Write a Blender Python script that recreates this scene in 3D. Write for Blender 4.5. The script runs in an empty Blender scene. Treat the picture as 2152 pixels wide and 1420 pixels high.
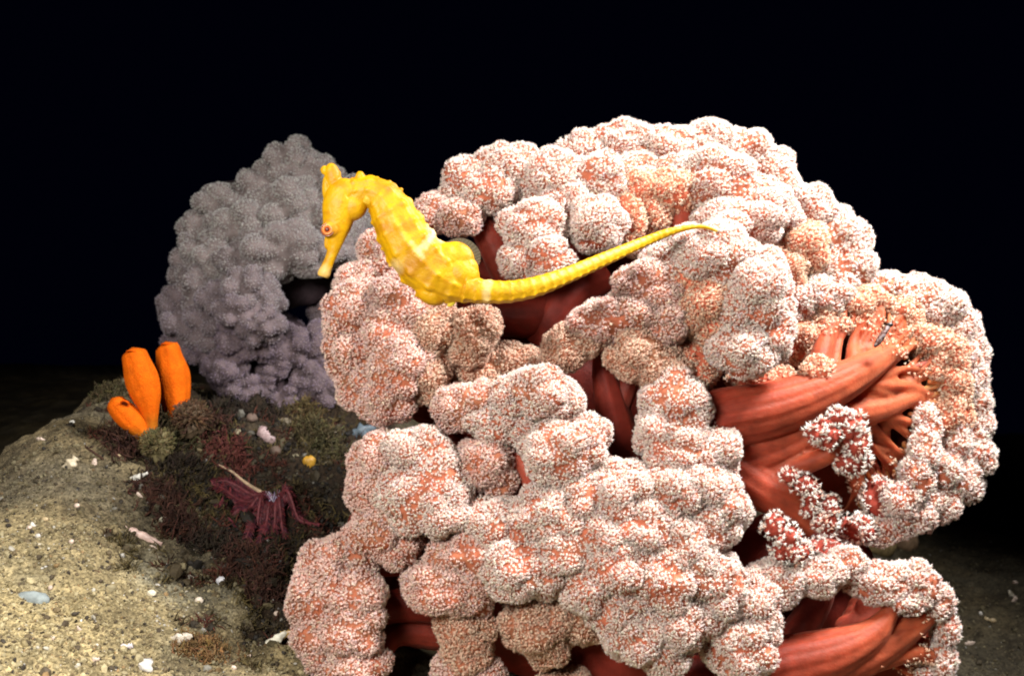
import bpy, bmesh, math, random
import numpy as np
from mathutils import Vector

random.seed(7)
RNG = np.random.default_rng(7)
sc = bpy.context.scene
col = sc.collection

# ------------------------------------------------------------------ camera
CAM = np.array([0.0, 0.0, 0.35])
PITCH = math.radians(8)
FWD = np.array([0, math.cos(PITCH), -math.sin(PITCH)])
UP = np.array([0, math.sin(PITCH), math.cos(PITCH)])
RT = np.array([1.0, 0, 0])
F = 2152 * 35 / 36
cd = bpy.data.cameras.new('camera')
cd.lens, cd.sensor_width, cd.clip_start, cd.clip_end = 35, 36, 0.01, 200
cam = bpy.data.objects.new('camera', cd)
cam.location = CAM
cam.rotation_euler = (math.pi / 2 - PITCH, 0, 0)
col.objects.link(cam)
sc.camera = cam
cd.dof.use_dof = True
cd.dof.focus_distance = 0.47
cd.dof.aperture_fstop = 16

# ------------------------------------------------------------------ deep dark water all round
w = bpy.data.worlds.new('World')
sc.world = w
w.use_nodes = True
bg = w.node_tree.nodes['Background']
bg.inputs[0].default_value = (0.10, 0.16, 1.0, 1)
bg.inputs[1].default_value = 0.0020


# ------------------------------------------------------------------ the diver's two strobes
def strobe(loc, aim, power, colour, size, cone, blend):
    ld = bpy.data.lights.new('strobe_light', 'SPOT')
    ld.energy, ld.color, ld.shadow_soft_size = power, colour, size
    ld.spot_size, ld.spot_blend = math.radians(cone), blend
    o = bpy.data.objects.new('strobe_light', ld)
    o.location = loc
    d = Vector(aim) - Vector(loc)
    o.rotation_euler = d.to_track_quat('-Z', 'Y').to_euler()
    col.objects.link(o)


def Wp(px, py, d):
    return CAM + RT * ((px - 1076) / F * d) + UP * ((710 - py) / F * d) + FWD * d


strobe(CAM + np.array([0.36, 0.42, 0.40]), Wp(1600, 720, .5), 62.0, (1, .97, .95), .09, 74, 1.0)
strobe(CAM + np.array([-0.20, 0.02, 0.16]), Wp(820, 880, .5), 18.5, (1, .95, .88), .09, 95, .9)

sc.view_settings.view_transform = 'Standard'
sc.view_settings.look = 'None'
sc.view_settings.exposure = 0
sc.view_settings.gamma = 1
sc.render.engine = 'CYCLES'
sc.cycles.use_denoising = True
sc.cycles.filter_width = 1.9
sc.cycles.max_bounces = 6
sc.cycles.diffuse_bounces = 3
sc.cycles.caustics_reflective = False
sc.cycles.caustics_refractive = False


# ------------------------------------------------------------------ helpers
def nrm(v):
    return v / np.maximum(np.linalg.norm(v, axis=-1, keepdims=True), 1e-12)


def hash3(i, j, k, seed):
    n = (i * 374761393 + j * 668265263 + k * 2147483647 + seed * 1274126177) & 0x7fffffff
    n = ((n ^ (n >> 13)) * 1274126177) & 0x7fffffff
    n = (n ^ (n >> 16)) & 0xffff
    return n / 65535.0


def vnoise(P, seed=0):
    """trilinear value noise, 0..1"""
    P = np.asarray(P, float) + 1000.0
    I = np.floor(P).astype(np.int64)
    f = P - I
    f = f * f * (3 - 2 * f)
    out = 0
    for a in (0, 1):
        for b in (0, 1):
            for c in (0, 1):
                wgt = (f[:, 0] if a else 1 - f[:, 0]) * (f[:, 1] if b else 1 - f[:, 1]) * (f[:, 2] if c else 1 - f[:, 2])
                out = out + wgt * hash3(I[:, 0] + a, I[:, 1] + b, I[:, 2] + c, seed)
    return out


def fbm(P, octv=4, seed=0):
    P = np.asarray(P, float)
    a, s, t = .5, 0, 0
    for o in range(octv):
        s = s + a * vnoise(P * 2 ** o, seed + o)
        t += a
        a *= .5
    return s / t


def tag(o, label=None, cat=None, group=None, kind=None):
    if label: o['label'] = label
    if cat: o['category'] = cat
    if group: o['group'] = group
    if kind: o['kind'] = kind
    return o


def empty(name, loc):
    o = bpy.data.objects.new(name, None)
    o.location = loc
    o.empty_display_size = .01
    col.objects.link(o)
    return o


class MB:
    """collects triangles; build() links them as ONE mesh object"""
    def __init__(self):
        self.v, self.f, self.m, self.c, self.n = [], [], [], [], 0

    def add(self, v, f, mat=0, colr=(1, 1, 1)):
        v = np.asarray(v, float).reshape(-1, 3)
        f = np.asarray(f, int)
        if f.shape[1] == 4:
            f = np.concatenate([f[:, [0, 1, 2]], f[:, [0, 2, 3]]])
        c = np.asarray(colr, float)
        if c.ndim == 1:
            c = np.repeat(c[None], len(v), 0)
        self.v.append(v); self.f.append(f + self.n); self.c.append(c)
        self.m.append(np.full(len(f), mat, int))
        self.n += len(v)
        return self

    def arrays(self):
        return np.concatenate(self.v), np.concatenate(self.f), np.concatenate(self.m), np.concatenate(self.c)

    def build(self, name, mats, parent=None, smooth=True, origin=None):
        v, f, m, c = self.arrays()
        if origin is None:
            origin = (v.min(0) + v.max(0)) / 2
            origin[2] = v[:, 2].min()
        po = np.array(parent['_o']) if parent is not None and '_o' in parent else np.zeros(3)
        me = bpy.data.meshes.new(name)
        me.vertices.add(len(v)); me.vertices.foreach_set('co', (v - origin).astype(np.float32).ravel())
        me.loops.add(len(f) * 3); me.loops.foreach_set('vertex_index', f.astype(np.int32).ravel())
        me.polygons.add(len(f))
        me.polygons.foreach_set('loop_start', np.arange(0, len(f) * 3, 3, dtype=np.int32))
        me.polygons.foreach_set('material_index', m.astype(np.int32))
        me.polygons.foreach_set('use_smooth', np.full(len(f), smooth))
        for a in (mats if isinstance(mats, (list, tuple)) else [mats]):
            me.materials.append(a)
        at = me.attributes.new('tint', 'FLOAT_COLOR', 'POINT')
        at.data.foreach_set('color', np.concatenate([c, np.ones((len(c), 1))], 1).astype(np.float32).ravel())
        me.update()
        me.validate()
        o = bpy.data.objects.new(name, me)
        col.objects.link(o)
        if parent is not None:
            o.parent = parent
        o.location = origin - np.array(parent_loc(parent))
        return o


def parent_loc(p):
    l = np.zeros(3)
    while p is not None:
        l = l + np.array(p.location)
        p = p.parent
    return l


def ico(sub):
    bm = bmesh.new()
    bmesh.ops.create_icosphere(bm, subdivisions=sub, radius=1)
    v = np.array([x.co[:] for x in bm.verts]); f = np.array([[y.index for y in x.verts] for x in bm.faces])
    bm.free()
    return nrm(v), f


ICO = {s: ico(s) for s in (1, 2, 3, 4, 5)}


def catmull(P, n):
    P = np.asarray(P, float)
    P = np.concatenate([[2 * P[0] - P[1]], P, [2 * P[-1] - P[-2]]])
    k = len(P) - 3
    t = np.linspace(0, k - 1e-9, n)
    i = t.astype(int); u = (t - i)[:, None]
    a, b, c, d = P[i], P[i + 1], P[i + 2], P[i + 3]
    return .5 * (2 * b + (c - a) * u + (2 * a - 5 * b + 4 * c - d) * u ** 2 + (3 * b - a - 3 * c + d) * u ** 3)


def tube(path, n=24, seg=14, ridge=0.0, nr=7, wob=0.0, cap=True):
    """path: rows of x,y,z,r.  Returns v,f of a closed tapered tube."""
    Q = catmull(path, n)
    p, r = Q[:, :3], np.maximum(Q[:, 3], 1e-5)
    t = nrm(np.gradient(p, axis=0))
    a = np.zeros_like(p)
    ref = np.array([.3, .2, .93])
    for i in range(n):
        u = ref - t[i] * ref.dot(t[i])
        if np.linalg.norm(u) < 1e-3:
            u = np.array([1., 0, 0]) - t[i] * t[i][0]
        ref = u / np.linalg.norm(u)
        a[i] = ref
    b = np.cross(t, a)
    th = np.linspace(0, 2 * math.pi, seg, endpoint=False)
    ph = RNG.uniform(0, 6.28)
    prof = 1 + ridge * np.sin(nr * th + ph) + ridge * .6 * np.sin((nr * 2 + 1) * th + 2 * ph)
    rr = r[:, None] * prof[None]
    if wob:
        rr = rr * (1 + wob * np.sin(np.linspace(0, 9, n)[:, None] + th[None] * 2 + ph))
    v = p[:, None] + rr[..., None] * (np.cos(th)[None, :, None] * a[:, None] + np.sin(th)[None, :, None] * b[:, None])
    v = v.reshape(-1, 3)
    f = []
    for i in range(n - 1):
        for j in range(seg):
            j2 = (j + 1) % seg
            f.append((i * seg + j, i * seg + j2, (i + 1) * seg + j2, (i + 1) * seg + j))
    f = np.array(f)
    f = np.concatenate([f[:, [0, 1, 2]], f[:, [0, 2, 3]]])
    if cap:
        c0, c1 = len(v), len(v) + 1
        v = np.concatenate([v, p[:1] - t[:1] * r[0] * .5, p[-1:] + t[-1:] * r[-1] * .5])
        e = [(c0, (j + 1) % seg, j) for j in range(seg)] + [(c1, (n - 1) * seg + j, (n - 1) * seg + (j + 1) % seg) for j in range(seg)]
        f = np.concatenate([f, np.array(e)])
    return v, f


# ------------------------------------------------------------------ materials
def mat(name):
    m = bpy.data.materials.new(name)
    m.use_nodes = True
    nt = m.node_tree
    return m, nt, nt.nodes['Principled BSDF'], nt.nodes['Material Output']


def nd(nt, typ, **kw):
    n = nt.nodes.new(typ)
    for k, v in kw.items():
        if k.startswith('i_'):
            n.inputs[k[2:].replace('_', ' ')].default_value = v
        else:
            setattr(n, k, v)
    return n


def tinted(name, base, rough=.6, sss=0.0, sssr=(1, .3, .2), scale=.004, transl=0.0, nscale=0, namt=.25, bump=0.0, bscale=600, spec=.3, sheen=0.0):
    """colour = base * tint attribute * a little noise; optional subsurface / translucency"""
    m, nt, p, out = mat(name)
    L = nt.links.new
    at = nd(nt, 'ShaderNodeAttribute', attribute_name='tint')
    mx = nd(nt, 'ShaderNodeMix', data_type='RGBA', blend_type='MULTIPLY')
    mx.inputs['Factor'].default_value = 1
    mx.inputs['A'].default_value = (*base, 1)
    L(at.outputs['Color'], mx.inputs['B'])
    c = mx.outputs['Result']
    if nscale:
        tc = nd(nt, 'ShaderNodeTexCoord')
        no = nd(nt, 'ShaderNodeTexNoise'); no.inputs['Scale'].default_value = nscale; no.inputs['Detail'].default_value = 5
        L(tc.outputs['Object'], no.inputs['Vector'])
        mr = nd(nt, 'ShaderNodeMapRange'); mr.inputs[1].default_value = .3; mr.inputs[2].default_value = .7
        mr.inputs[3].default_value = 1 - namt; mr.inputs[4].default_value = 1 + namt
        L(no.outputs['Fac'], mr.inputs[0])
        m2 = nd(nt, 'ShaderNodeMix', data_type='RGBA', blend_type='MULTIPLY'); m2.inputs['Factor'].default_value = 1
        L(c, m2.inputs['A']); L(mr.outputs[0], m2.inputs['B'])
        c = m2.outputs['Result']
    if bump:
        tc2 = nd(nt, 'ShaderNodeTexCoord')
        n2 = nd(nt, 'ShaderNodeTexNoise'); n2.inputs['Scale'].default_value = bscale; n2.inputs['Detail'].default_value = 4
        L(tc2.outputs['Object'], n2.inputs['Vector'])
        b = nd(nt, 'ShaderNodeBump'); b.inputs['Strength'].default_value = bump; b.inputs['Distance'].default_value = .001
        L(n2.outputs['Fac'], b.inputs['Height']); L(b.outputs['Normal'], p.inputs['Normal'])
    L(c, p.inputs['Base Color'])
    p.inputs['Roughness'].default_value = rough
    p.inputs['Specular IOR Level'].default_value = spec
    if sheen:
        p.inputs['Sheen Weight'].default_value = sheen
        p.inputs['Sheen Roughness'].default_value = .4
        p.inputs['Sheen Tint'].default_value = (1, .62, .5, 1)
    if sss:
        p.inputs['Subsurface Weight'].default_value = sss
        p.inputs['Subsurface Radius'].default_value = sssr
        p.inputs['Subsurface Scale'].default_value = scale
    if transl:
        tr = nd(nt, 'ShaderNodeBsdfTranslucent'); L(c, tr.inputs['Color'])
        ms = nd(nt, 'ShaderNodeMixShader'); ms.inputs[0].default_value = transl
        L(p.outputs[0], ms.inputs[1]); L(tr.outputs[0], ms.inputs[2]); L(ms.outputs[0], out.inputs['Surface'])
    return m


M_LOBE = tinted('polyp_bed', (.30, .040, .022), .8, spec=.05, sss=.12, scale=.003, nscale=200, namt=.25)
M_FLESH = tinted('coral_flesh', (.31, .043, .025), .55, spec=.14, sheen=.06, sss=.75, sssr=(1, .35, .25), scale=.011, nscale=140, namt=.25, bump=.3, bscale=500)
M_POLYP = tinted('coral_polyp', (1, 1, 1), .8, transl=.22, spec=.03)
M_GFLESH = tinted('grey_coral_flesh', (.21, .18, .18), .8, nscale=120, namt=.3, bump=.5, bscale=500)
M_GPOLYP = tinted('grey_coral_polyp', (1, 1, 1), .85, transl=.15, spec=.1)
M_SEA = tinted('seahorse_skin', (1, 1, 1), .5, sss=.12, sssr=(1, .6, .05), scale=.002, nscale=160, namt=.12, bump=.5, bscale=420, spec=.3)
M_ORANGE = tinted('orange_sponge_skin', (.64, .11, .002), .8, sss=.2, sssr=(1, .4, .05), scale=.003, nscale=220, namt=.16, bump=.6, bscale=900, spec=.1)
M_GRIT = tinted('grit', (1, 1, 1), .7, nscale=300, namt=.3, bump=.3)
M_SHELL = tinted('shell', (1, 1, 1), .4, nscale=250, namt=.3, bump=.4, spec=.5)
M_ALGA = tinted('algae', (1, 1, 1), .8, transl=.3, nscale=200, namt=.3)
M_STAR = tinted('feather_star_skin', (1, 1, 1), .55, nscale=350, namt=.45, bump=.5)
M_EYE = tinted('eye', (1, 1, 1), .08, nscale=600, namt=.15)


# ------------------------------------------------------------------ seabed
CTRL = [  # px, py, depth
    (-150, 1500, .36), (0, 1420, .40), (250, 1420, .43), (500, 1420, .455), (720, 1420, .48), (0, 1250, .45), (200, 1250, .475), (450, 1250, .52),
    (650, 1250, .55), (0, 1120, .505), (150, 1080, .53), (300, 1080, .56), (480, 1080, .60), (680, 1080, .62),
    (0, 1022, .56), (70, 945, .59), (130, 885, .63), (250, 870, .66), (310, 900, .63), (420, 880, .66), (520, 860, .74), (620, 850, .78), (720, 880, .74),
    (210, 822, .70), (300, 805, .80), (480, 830, .82), (0, 1110, .70), (60, 1040, .74), (120, 980, .78), (-120, 1130, .72), (170, 930, .86), (0, 1020, .95), (120, 930, 1.05),
    (0, 835, 1.5), (150, 800, 1.65), (320, 775, 1.8), (700, 800, 1.6),
    (900, 1500, .50), (1200, 1600, .55), (1100, 1000, .85), (1500, 1000, .95), (1500, 1500, .62), (1900, 1500, .66), (2150, 1420, .70), (2000, 1250, .80),
    (2150, 1200, .84), (2100, 1100, 1.0), (1900, 1130, .92), (2152, 1050, 1.35), (1700, 980, 1.3), (1300, 860, 1.4), (2400, 1300, .75), (-300, 1200, .52), (-500, 1150, .9),
]
CP = np.array([Wp(*c) for c in CTRL])
_d = np.linalg.norm(CP[:, None, :2] - CP[None, :, :2], axis=2)
RB = lambda d: np.sqrt(d * d + .05 ** 2)
_A = RB(_d) + np.eye(len(CP)) * -6e-4
_P = np.c_[np.ones(len(CP)), CP[:, :2]]
_M = np.block([[_A, _P], [_P.T, np.zeros((3, 3))]])
_S = np.linalg.solve(_M, np.r_[CP[:, 2], 0, 0, 0])


def ground_base(x, y):
    x, y = np.asarray(x, float), np.asarray(y, float)
    z = np.empty_like(x)
    for s in range(0, len(x), 40000):
        e = slice(s, s + 40000)
        d = np.sqrt((x[e, None] - CP[None, :, 0]) ** 2 + (y[e, None] - CP[None, :, 1]) ** 2)
        z[e] = RB(d) @ _S[:-3] + _S[-3] + _S[-2] * x[e] + _S[-1] * y[e]
    far = np.clip((y - 1.9) / .6, 0, 1)
    return z * (1 - far) + far * (-.27 - .55 * np.clip(y - 2.0, 0, 60))


def debris_mask(x, y):
    """1 where the dark rubble and algae lie (a strip left of the pink coral, up to the sponges)"""
    c = [(Wp(580, 1010, .62), .062, .10), (Wp(620, 900, .72), .11, .10), (Wp(430, 890, .67), .055, .05), (Wp(540, 1160, .57), .035, .05), (Wp(600, 1270, .53), .025, .04)]
    m = np.zeros_like(x)
    for p, rx, ry in c:
        m = np.maximum(m, np.exp(-(((x - p[0]) / rx) ** 2 + ((y - p[1]) / ry) ** 2) ** 1.3))
    P = np.c_[x, y, np.zeros_like(x)]
    return np.clip(m * (.6 + 1.25 * fbm(P * 38, 4, 61)) + (fbm(P * 80, 3, 66) - .62) * 1.2, 0, 1)


ROT3 = np.array([[.83, .48, .28], [-.53, .84, .11], [-.18, -.24, .95]])


def ground_z(x, y):
    x, y = np.asarray(x, float), np.asarray(y, float)
    P = np.c_[x, y, np.zeros_like(x)]
    z = ground_base(x, y)
    dm = debris_mask(x, y)
    near = np.clip(1.6 - y, .15, 1)
    z = z + (fbm(P * 28, 4, 3) - .5) * .014 + (fbm(P * 160, 3, 9) - .5) * .0048 * near + (fbm(P @ ROT3 * 420, 2, 5) - .5) * .0016 * near
    z = z + dm * ((fbm(P * 60, 3, 21) - .5) * .03 + (fbm(P * 220, 2, 31) - .5) * .01)
    return z


def ground_hit(px, py):
    """first crossing of pixel rays with the seabed"""
    px, py = np.asarray(px, float), np.asarray(py, float)
    dirs = FWD + np.outer((px - 1076) / F, RT) + np.outer((710 - py) / F, UP)
    t = np.full(len(px), .3); hit = np.zeros(len(px), bool)
    for s in range(110):
        P = CAM + dirs * t[:, None]
        below = P[:, 2] < ground_base(P[:, 0], P[:, 1])
        hit |= below
        t = np.where(hit, t, t + .012)
    lo, hi = t - .012, t.copy()
    for s in range(9):
        mid = (lo + hi) / 2
        P = CAM + dirs * mid[:, None]
        bl = P[:, 2] < ground_base(P[:, 0], P[:, 1])
        hi = np.where(bl, mid, hi); lo = np.where(bl, lo, mid)
    t = hi
    P = CAM + dirs * t[:, None]
    P[:, 2] = ground_z(P[:, 0], P[:, 1])
    return P, hit, t


def silt_falloff(x, y):
    """sand darkening: brown silty patches, and strobe falloff painted in up the mound"""
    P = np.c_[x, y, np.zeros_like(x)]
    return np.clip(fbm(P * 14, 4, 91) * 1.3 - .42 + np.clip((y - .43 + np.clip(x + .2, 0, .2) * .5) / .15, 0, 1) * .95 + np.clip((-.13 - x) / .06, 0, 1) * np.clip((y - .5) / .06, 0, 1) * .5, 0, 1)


def make_ground():
    ys = np.concatenate([np.linspace(.1, .3, 20)[:-1], np.linspace(.3, .95, 470)[:-1], np.linspace(.95, 1.7, 150)[:-1], np.geomspace(1.7, 60, 40)])
    u = np.linspace(-1, 1, 520)
    xs = (.42 * u + .9 * u ** 7)
    X, Y = np.meshgrid(xs, ys)
    X = X * (1 + np.clip(Y - 1.2, 0, 100) * 1.2)
    x, y = X.ravel(), Y.ravel()
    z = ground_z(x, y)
    P = np.c_[x, y, z * 0]
    dm = np.clip(debris_mask(x, y) * 1.5 + (fbm(P * 45, 4, 77) - .5) * 1.1, 0, 1)
    n1 = fbm(P * 22, 4, 12)[:, None]
    n2 = vnoise(P @ ROT3 * 330, 4)[:, None]
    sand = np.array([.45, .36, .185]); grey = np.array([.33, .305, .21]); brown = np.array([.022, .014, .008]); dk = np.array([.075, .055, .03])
    k = np.clip((n1 - .42) * 5, 0, 1)
    c = sand * (1 - k) + grey * k
    c = c * (.55 + .8 * n2)
    spk = np.clip((fbm(P * 120, 3, 55) - .55) * 9, 0, 1)[:, None]
    # the browner, speckled band towards the rubble, with strobe falloff painted into it
    upz = silt_falloff(x, y)[:, None]
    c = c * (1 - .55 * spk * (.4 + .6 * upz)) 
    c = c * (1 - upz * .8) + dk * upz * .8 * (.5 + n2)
    c = c * (1 - dm[:, None]) + brown * dm[:, None] * (.5 + n2)
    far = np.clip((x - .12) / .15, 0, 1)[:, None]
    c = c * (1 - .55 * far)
    nx, ny = len(xs), len(ys)
    i = np.arange(ny - 1)[:, None] * nx + np.arange(nx - 1)[None]
    i = i.ravel()
    f = np.c_[i, i + 1, i + nx + 1, i + nx]
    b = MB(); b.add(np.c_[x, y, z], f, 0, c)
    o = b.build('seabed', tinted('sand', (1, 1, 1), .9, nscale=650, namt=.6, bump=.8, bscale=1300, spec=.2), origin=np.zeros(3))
    tag(o, kind='structure')
    return o


make_ground()


def rock_geo(n=1, seed=0):
    v, f = ICO[n]
    r = np.random.default_rng(seed)
    v = v * (1 + .35 * (vnoise(v * 1.6 + seed * 3.1, seed)[:, None] - .5)) * r.uniform(.6, 1.3, 3)
    return v, f


def rotm(rng):
    q = rng.normal(size=4); q /= np.linalg.norm(q)
    a, b, c, d = q
    return np.array([[1 - 2 * (c * c + d * d), 2 * (b * c - a * d), 2 * (b * d + a * c)], [2 * (b * c + a * d), 1 - 2 * (b * b + d * d), 2 * (c * d - a * b)], [2 * (b * d - a * c), 2 * (c * d + a * b), 1 - 2 * (b * b + c * c)]])


def grit():
    """uncountable sand grains, shell grit and dark litter lying on the seabed"""
    b = MB()
    rng = np.random.default_rng(3)
    px = np.r_[rng.uniform(-60, 820, 30000), rng.uniform(1750, 2200, 6000)]
    py = np.r_[rng.uniform(760, 1440, 30000), rng.uniform(1030, 1440, 6000)]
    P, hit, t = ground_hit(px, py)
    ok = hit & (t < 1.2)
    P, t = P[ok], t[ok]
    dm = debris_mask(P[:, 0], P[:, 1])
    sl = silt_falloff(P[:, 0], P[:, 1])
    temps = [rock_geo(1, s) for s in range(8)]
    pal = np.array([[.44, .37, .21], [.30, .24, .12], [.62, .58, .48], [.10, .075, .045], [.05, .04, .03], [.20, .15, .08], [.75, .72, .66], [.34, .22, .10]])
    pr = np.array([.38, .27, .03, .09, .05, .14, .008, .03]); pr /= pr.sum()
    prd = np.array([.03, .1, .02, .25, .35, .22, .01, .02]); prd /= prd.sum()
    for i in range(len(P)):
        v, f = temps[rng.integers(8)]
        s = rng.lognormal(-.1, .55) * .00040 * (1.9 if dm[i] > .3 else 1)
        k = rng.choice(8, p=prd if dm[i] > .4 else pr)
        vv = (v * s * rng.uniform(.6, 1.4, 3)) @ rotm(rng).T + P[i] + [0, 0, s * .3]
        b.add(vv, f, 0, pal[k] * rng.uniform(.7, 1.25) * (.6 if dm[i] > .3 else 1) * (1 - .72 * sl[i]))  # grains take the same painted falloff as the sand
    o = b.build('sand_grit', M_GRIT, smooth=False)
    tag(o, 'loose sand grains and shell grit strewn over the seabed', 'grit', kind='stuff')


grit()


def turf():
    """short fuzzy algal turf over the rubble: nobody could count it"""
    rng = np.random.default_rng(8)
    P, hit, t = ground_hit(rng.uniform(180, 800, 26000), rng.uniform(780, 1420, 26000))
    dm = debris_mask(P[:, 0], P[:, 1])
    pt = fbm(P * 70, 3, 19)
    P = P[hit & (t < 1.1) & (dm > .22) & (pt > .44)]
    pt = fbm(P * 45, 3, 29)
    b = MB()
    N = len(P)
    col_ = np.where((pt > .52)[:, None], np.array([.085, .026, .016]), np.where((pt > .45)[:, None], np.array([.05, .034, .014]), np.array([.10, .075, .028])))
    col_ = col_ * rng.uniform(.4, 1.7, (N, 1))
    d = nrm(rng.normal(size=(N, 3)) * [.9, .9, .5] + [0, -.2, .8])
    sd = nrm(np.cross(d, rng.normal(size=(N, 3))))
    n2 = np.cross(d, sd)
    L = rng.lognormal(0, .4, N)[:, None] * .0045
    wd = .0004
    mid = P + d * L * .5 + sd * L * rng.normal(size=(N, 1)) * .2
    tip = P + d * L + n2 * L * rng.normal(size=(N, 1)) * .35
    V = np.stack([P + sd * wd, P - sd * .5 * wd + n2 * .8 * wd, P - sd * .5 * wd - n2 * .8 * wd, mid + sd * wd, mid - sd * .5 * wd + n2 * .8 * wd, mid - sd * .5 * wd - n2 * .8 * wd, tip], 1)
    f0 = np.array([(0, 1, 4), (0, 4, 3), (1, 2, 5), (1, 5, 4), (2, 0, 3), (2, 3, 5), (3, 4, 6), (4, 5, 6), (5, 3, 6)])
    ff = f0[None] + (np.arange(N) * 7)[:, None, None]
    b.add(V.reshape(-1, 3), ff.reshape(-1, 3), 0, np.repeat(col_, 7, 0))
    tag(b.build('algal_turf', M_ALGA), 'short brown fuzzy algal turf covering the dark rubble', 'algae', kind='stuff')


turf()

# ------------------------------------------------------------------ lumpy lobes and polyps
Ax = np.stack([RT, UP, -FWD])           # lobe frame: right, up, towards the viewer


def grow(l):
    return 1.12 if l[4] > 20 and min(l[2], l[3]) > 38 and l[0] < 1620 else 1.04


class Lobe:
    def __init__(self, x, y, rx, ry, z, D0, rz=None, K=16, rho=.42, kc=.66, rot=0, seed=0, core=.80, sub=.05, subf=7):
        d = D0 - z * 1.35 * D0 / F
        s = d / F
        self.c = Wp(x, y, d)
        rz = rz if rz else .5 * (rx + ry)
        self.R = np.array([rx, ry, rz]) * s
        ca, sa = math.cos(rot), math.sin(rot)
        self.A = np.stack([ca * Ax[0] + sa * Ax[1], -sa * Ax[0] + ca * Ax[1], Ax[2]])
        rng = np.random.default_rng(seed + int(x * 7 + y * 13))
        k = ICO[1][0] if K > 30 else None
        g = (np.arange(K) + .5) / K
        ph = np.arange(K) * 2.39996 + rng.uniform(0, 6)
        dirs = np.c_[np.sqrt(1 - (1 - 2 * g) ** 2) * np.cos(ph), np.sqrt(1 - (1 - 2 * g) ** 2) * np.sin(ph), 1 - 2 * g]
        dirs = nrm(dirs @ rotm(rng).T + rng.normal(size=(K, 3)) * .18)
        self.k = dirs * (kc + rng.uniform(-.05, .07, (K, 1)))
        self.rho = rho * rng.uniform(.8, 1.15, K)
        self.core, self.sub, self.subf, self.seed = core, sub, subf, int(x + y)

    def r(self, d):
        b = d @ self.k.T
        disc = b * b - (self.k ** 2).sum(1) + self.rho ** 2
        e = np.where(disc > 0, b + np.sqrt(np.maximum(disc, 0)), 0)
        p = 22
        r = (self.core ** p + (np.maximum(e, 1e-3) ** p).sum(1)) ** (1 / p)
        if self.sub:
            r = r + self.sub * (vnoise(d * self.subf, self.seed) - .5) * 2
        return r

    def surf(self, lvl=4):
        d, f = ICO[lvl]
        r = self.r(d)
        return self.c + ((d * r[:, None]) * self.R) @ self.A, f, r

    def unit(self, P):
        u = ((P - self.c) @ self.A.T) / self.R
        l = np.linalg.norm(u, axis=1)
        return u / np.maximum(l, 1e-9)[:, None], l

    def inside(self, P, m=.98):
        far = np.linalg.norm(P - self.c, axis=1) > self.R.max() * 1.3
        out = np.zeros(len(P), bool)
        if (~far).any():
            d, l = self.unit(P[~far])
            out[~far] = l < self.r(d) * m
        return out


def polyp_templates(n, nt, seed, stalk=.75, spread=(35, 85), dome=.28):
    """an open polyp: a small dome on a stalk with a ring of short tapering tentacles"""
    out = []
    rng = np.random.default_rng(seed)
    for q in range(n):
        V, Fc = [], []
        h = stalk * rng.uniform(.5, 1.7)
        top = np.array([0, 0, h])
        # dome
        m = 6
        for k in range(m):
            a = 2 * math.pi * k / m
            V.append(top + dome * np.array([math.cos(a), math.sin(a), -.55]))
        for k in range(m):
            a = 2 * math.pi * (k + .5) / m
            V.append(top + dome * np.array([.62 * math.cos(a), .62 * math.sin(a), .35]))
        V.append(top + [0, 0, dome * .62]); V.append(np.array([0, 0, -.1]))
        for k in range(m):
            k2 = (k + 1) % m
            Fc += [(k, k2, m + k), (k2, m + k2, m + k), (m + k, m + k2, 2 * m), (k2, k, 2 * m + 1)]
        for t in range(nt):
            a = 2 * math.pi * (t + rng.uniform(-.25, .25)) / nt
            th = math.radians(rng.uniform(*spread))
            dr = np.array([math.sin(th) * math.cos(a), math.sin(th) * math.sin(a), math.cos(th)])
            side = np.array([-math.sin(a), math.cos(a), 0]); nn = np.cross(dr, side)
            L = rng.uniform(.85, 1.3)
            b0 = top + dr * dome * .6
            o = len(V)
            V += [b0 + side * .14, b0 - side * .14 , b0 + nn * .14, b0 + dr * L + nn * rng.uniform(-.1, .3)]
            Fc += [(o, o + 2, o + 3), (o + 2, o + 1, o + 3), (o + 1, o, o + 3)]
        out.append((np.array(V), np.array(Fc)))
    return out


PT = polyp_templates(10, 8, 1)
PG = polyp_templates(6, 5, 2, .3, (20, 60), .5)


def scatter(v, f, spacing, rng):
    a, b, c = v[f[:, 0]], v[f[:, 1]], v[f[:, 2]]
    n = np.cross(b - a, c - a); ar = np.linalg.norm(n, axis=1) / 2
    N = int(ar.sum() / spacing ** 2 * 4.5)
    t = rng.choice(len(f), N, p=ar / ar.sum())
    u, w_ = rng.random((2, N)); s = u + w_ > 1
    u[s], w_[s] = 1 - u[s], 1 - w_[s]
    P = a[t] + (b[t] - a[t]) * u[:, None] + (c[t] - a[t]) * w_[:, None]
    nn = nrm(n[t])
    cell = np.floor(P / (spacing * 1.02)).astype(np.int64)
    key = cell[:, 0] * 73856093 ^ cell[:, 1] * 19349663 ^ cell[:, 2] * 83492791
    _, i = np.unique(key, return_index=True)
    return P[i], nn[i]


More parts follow.
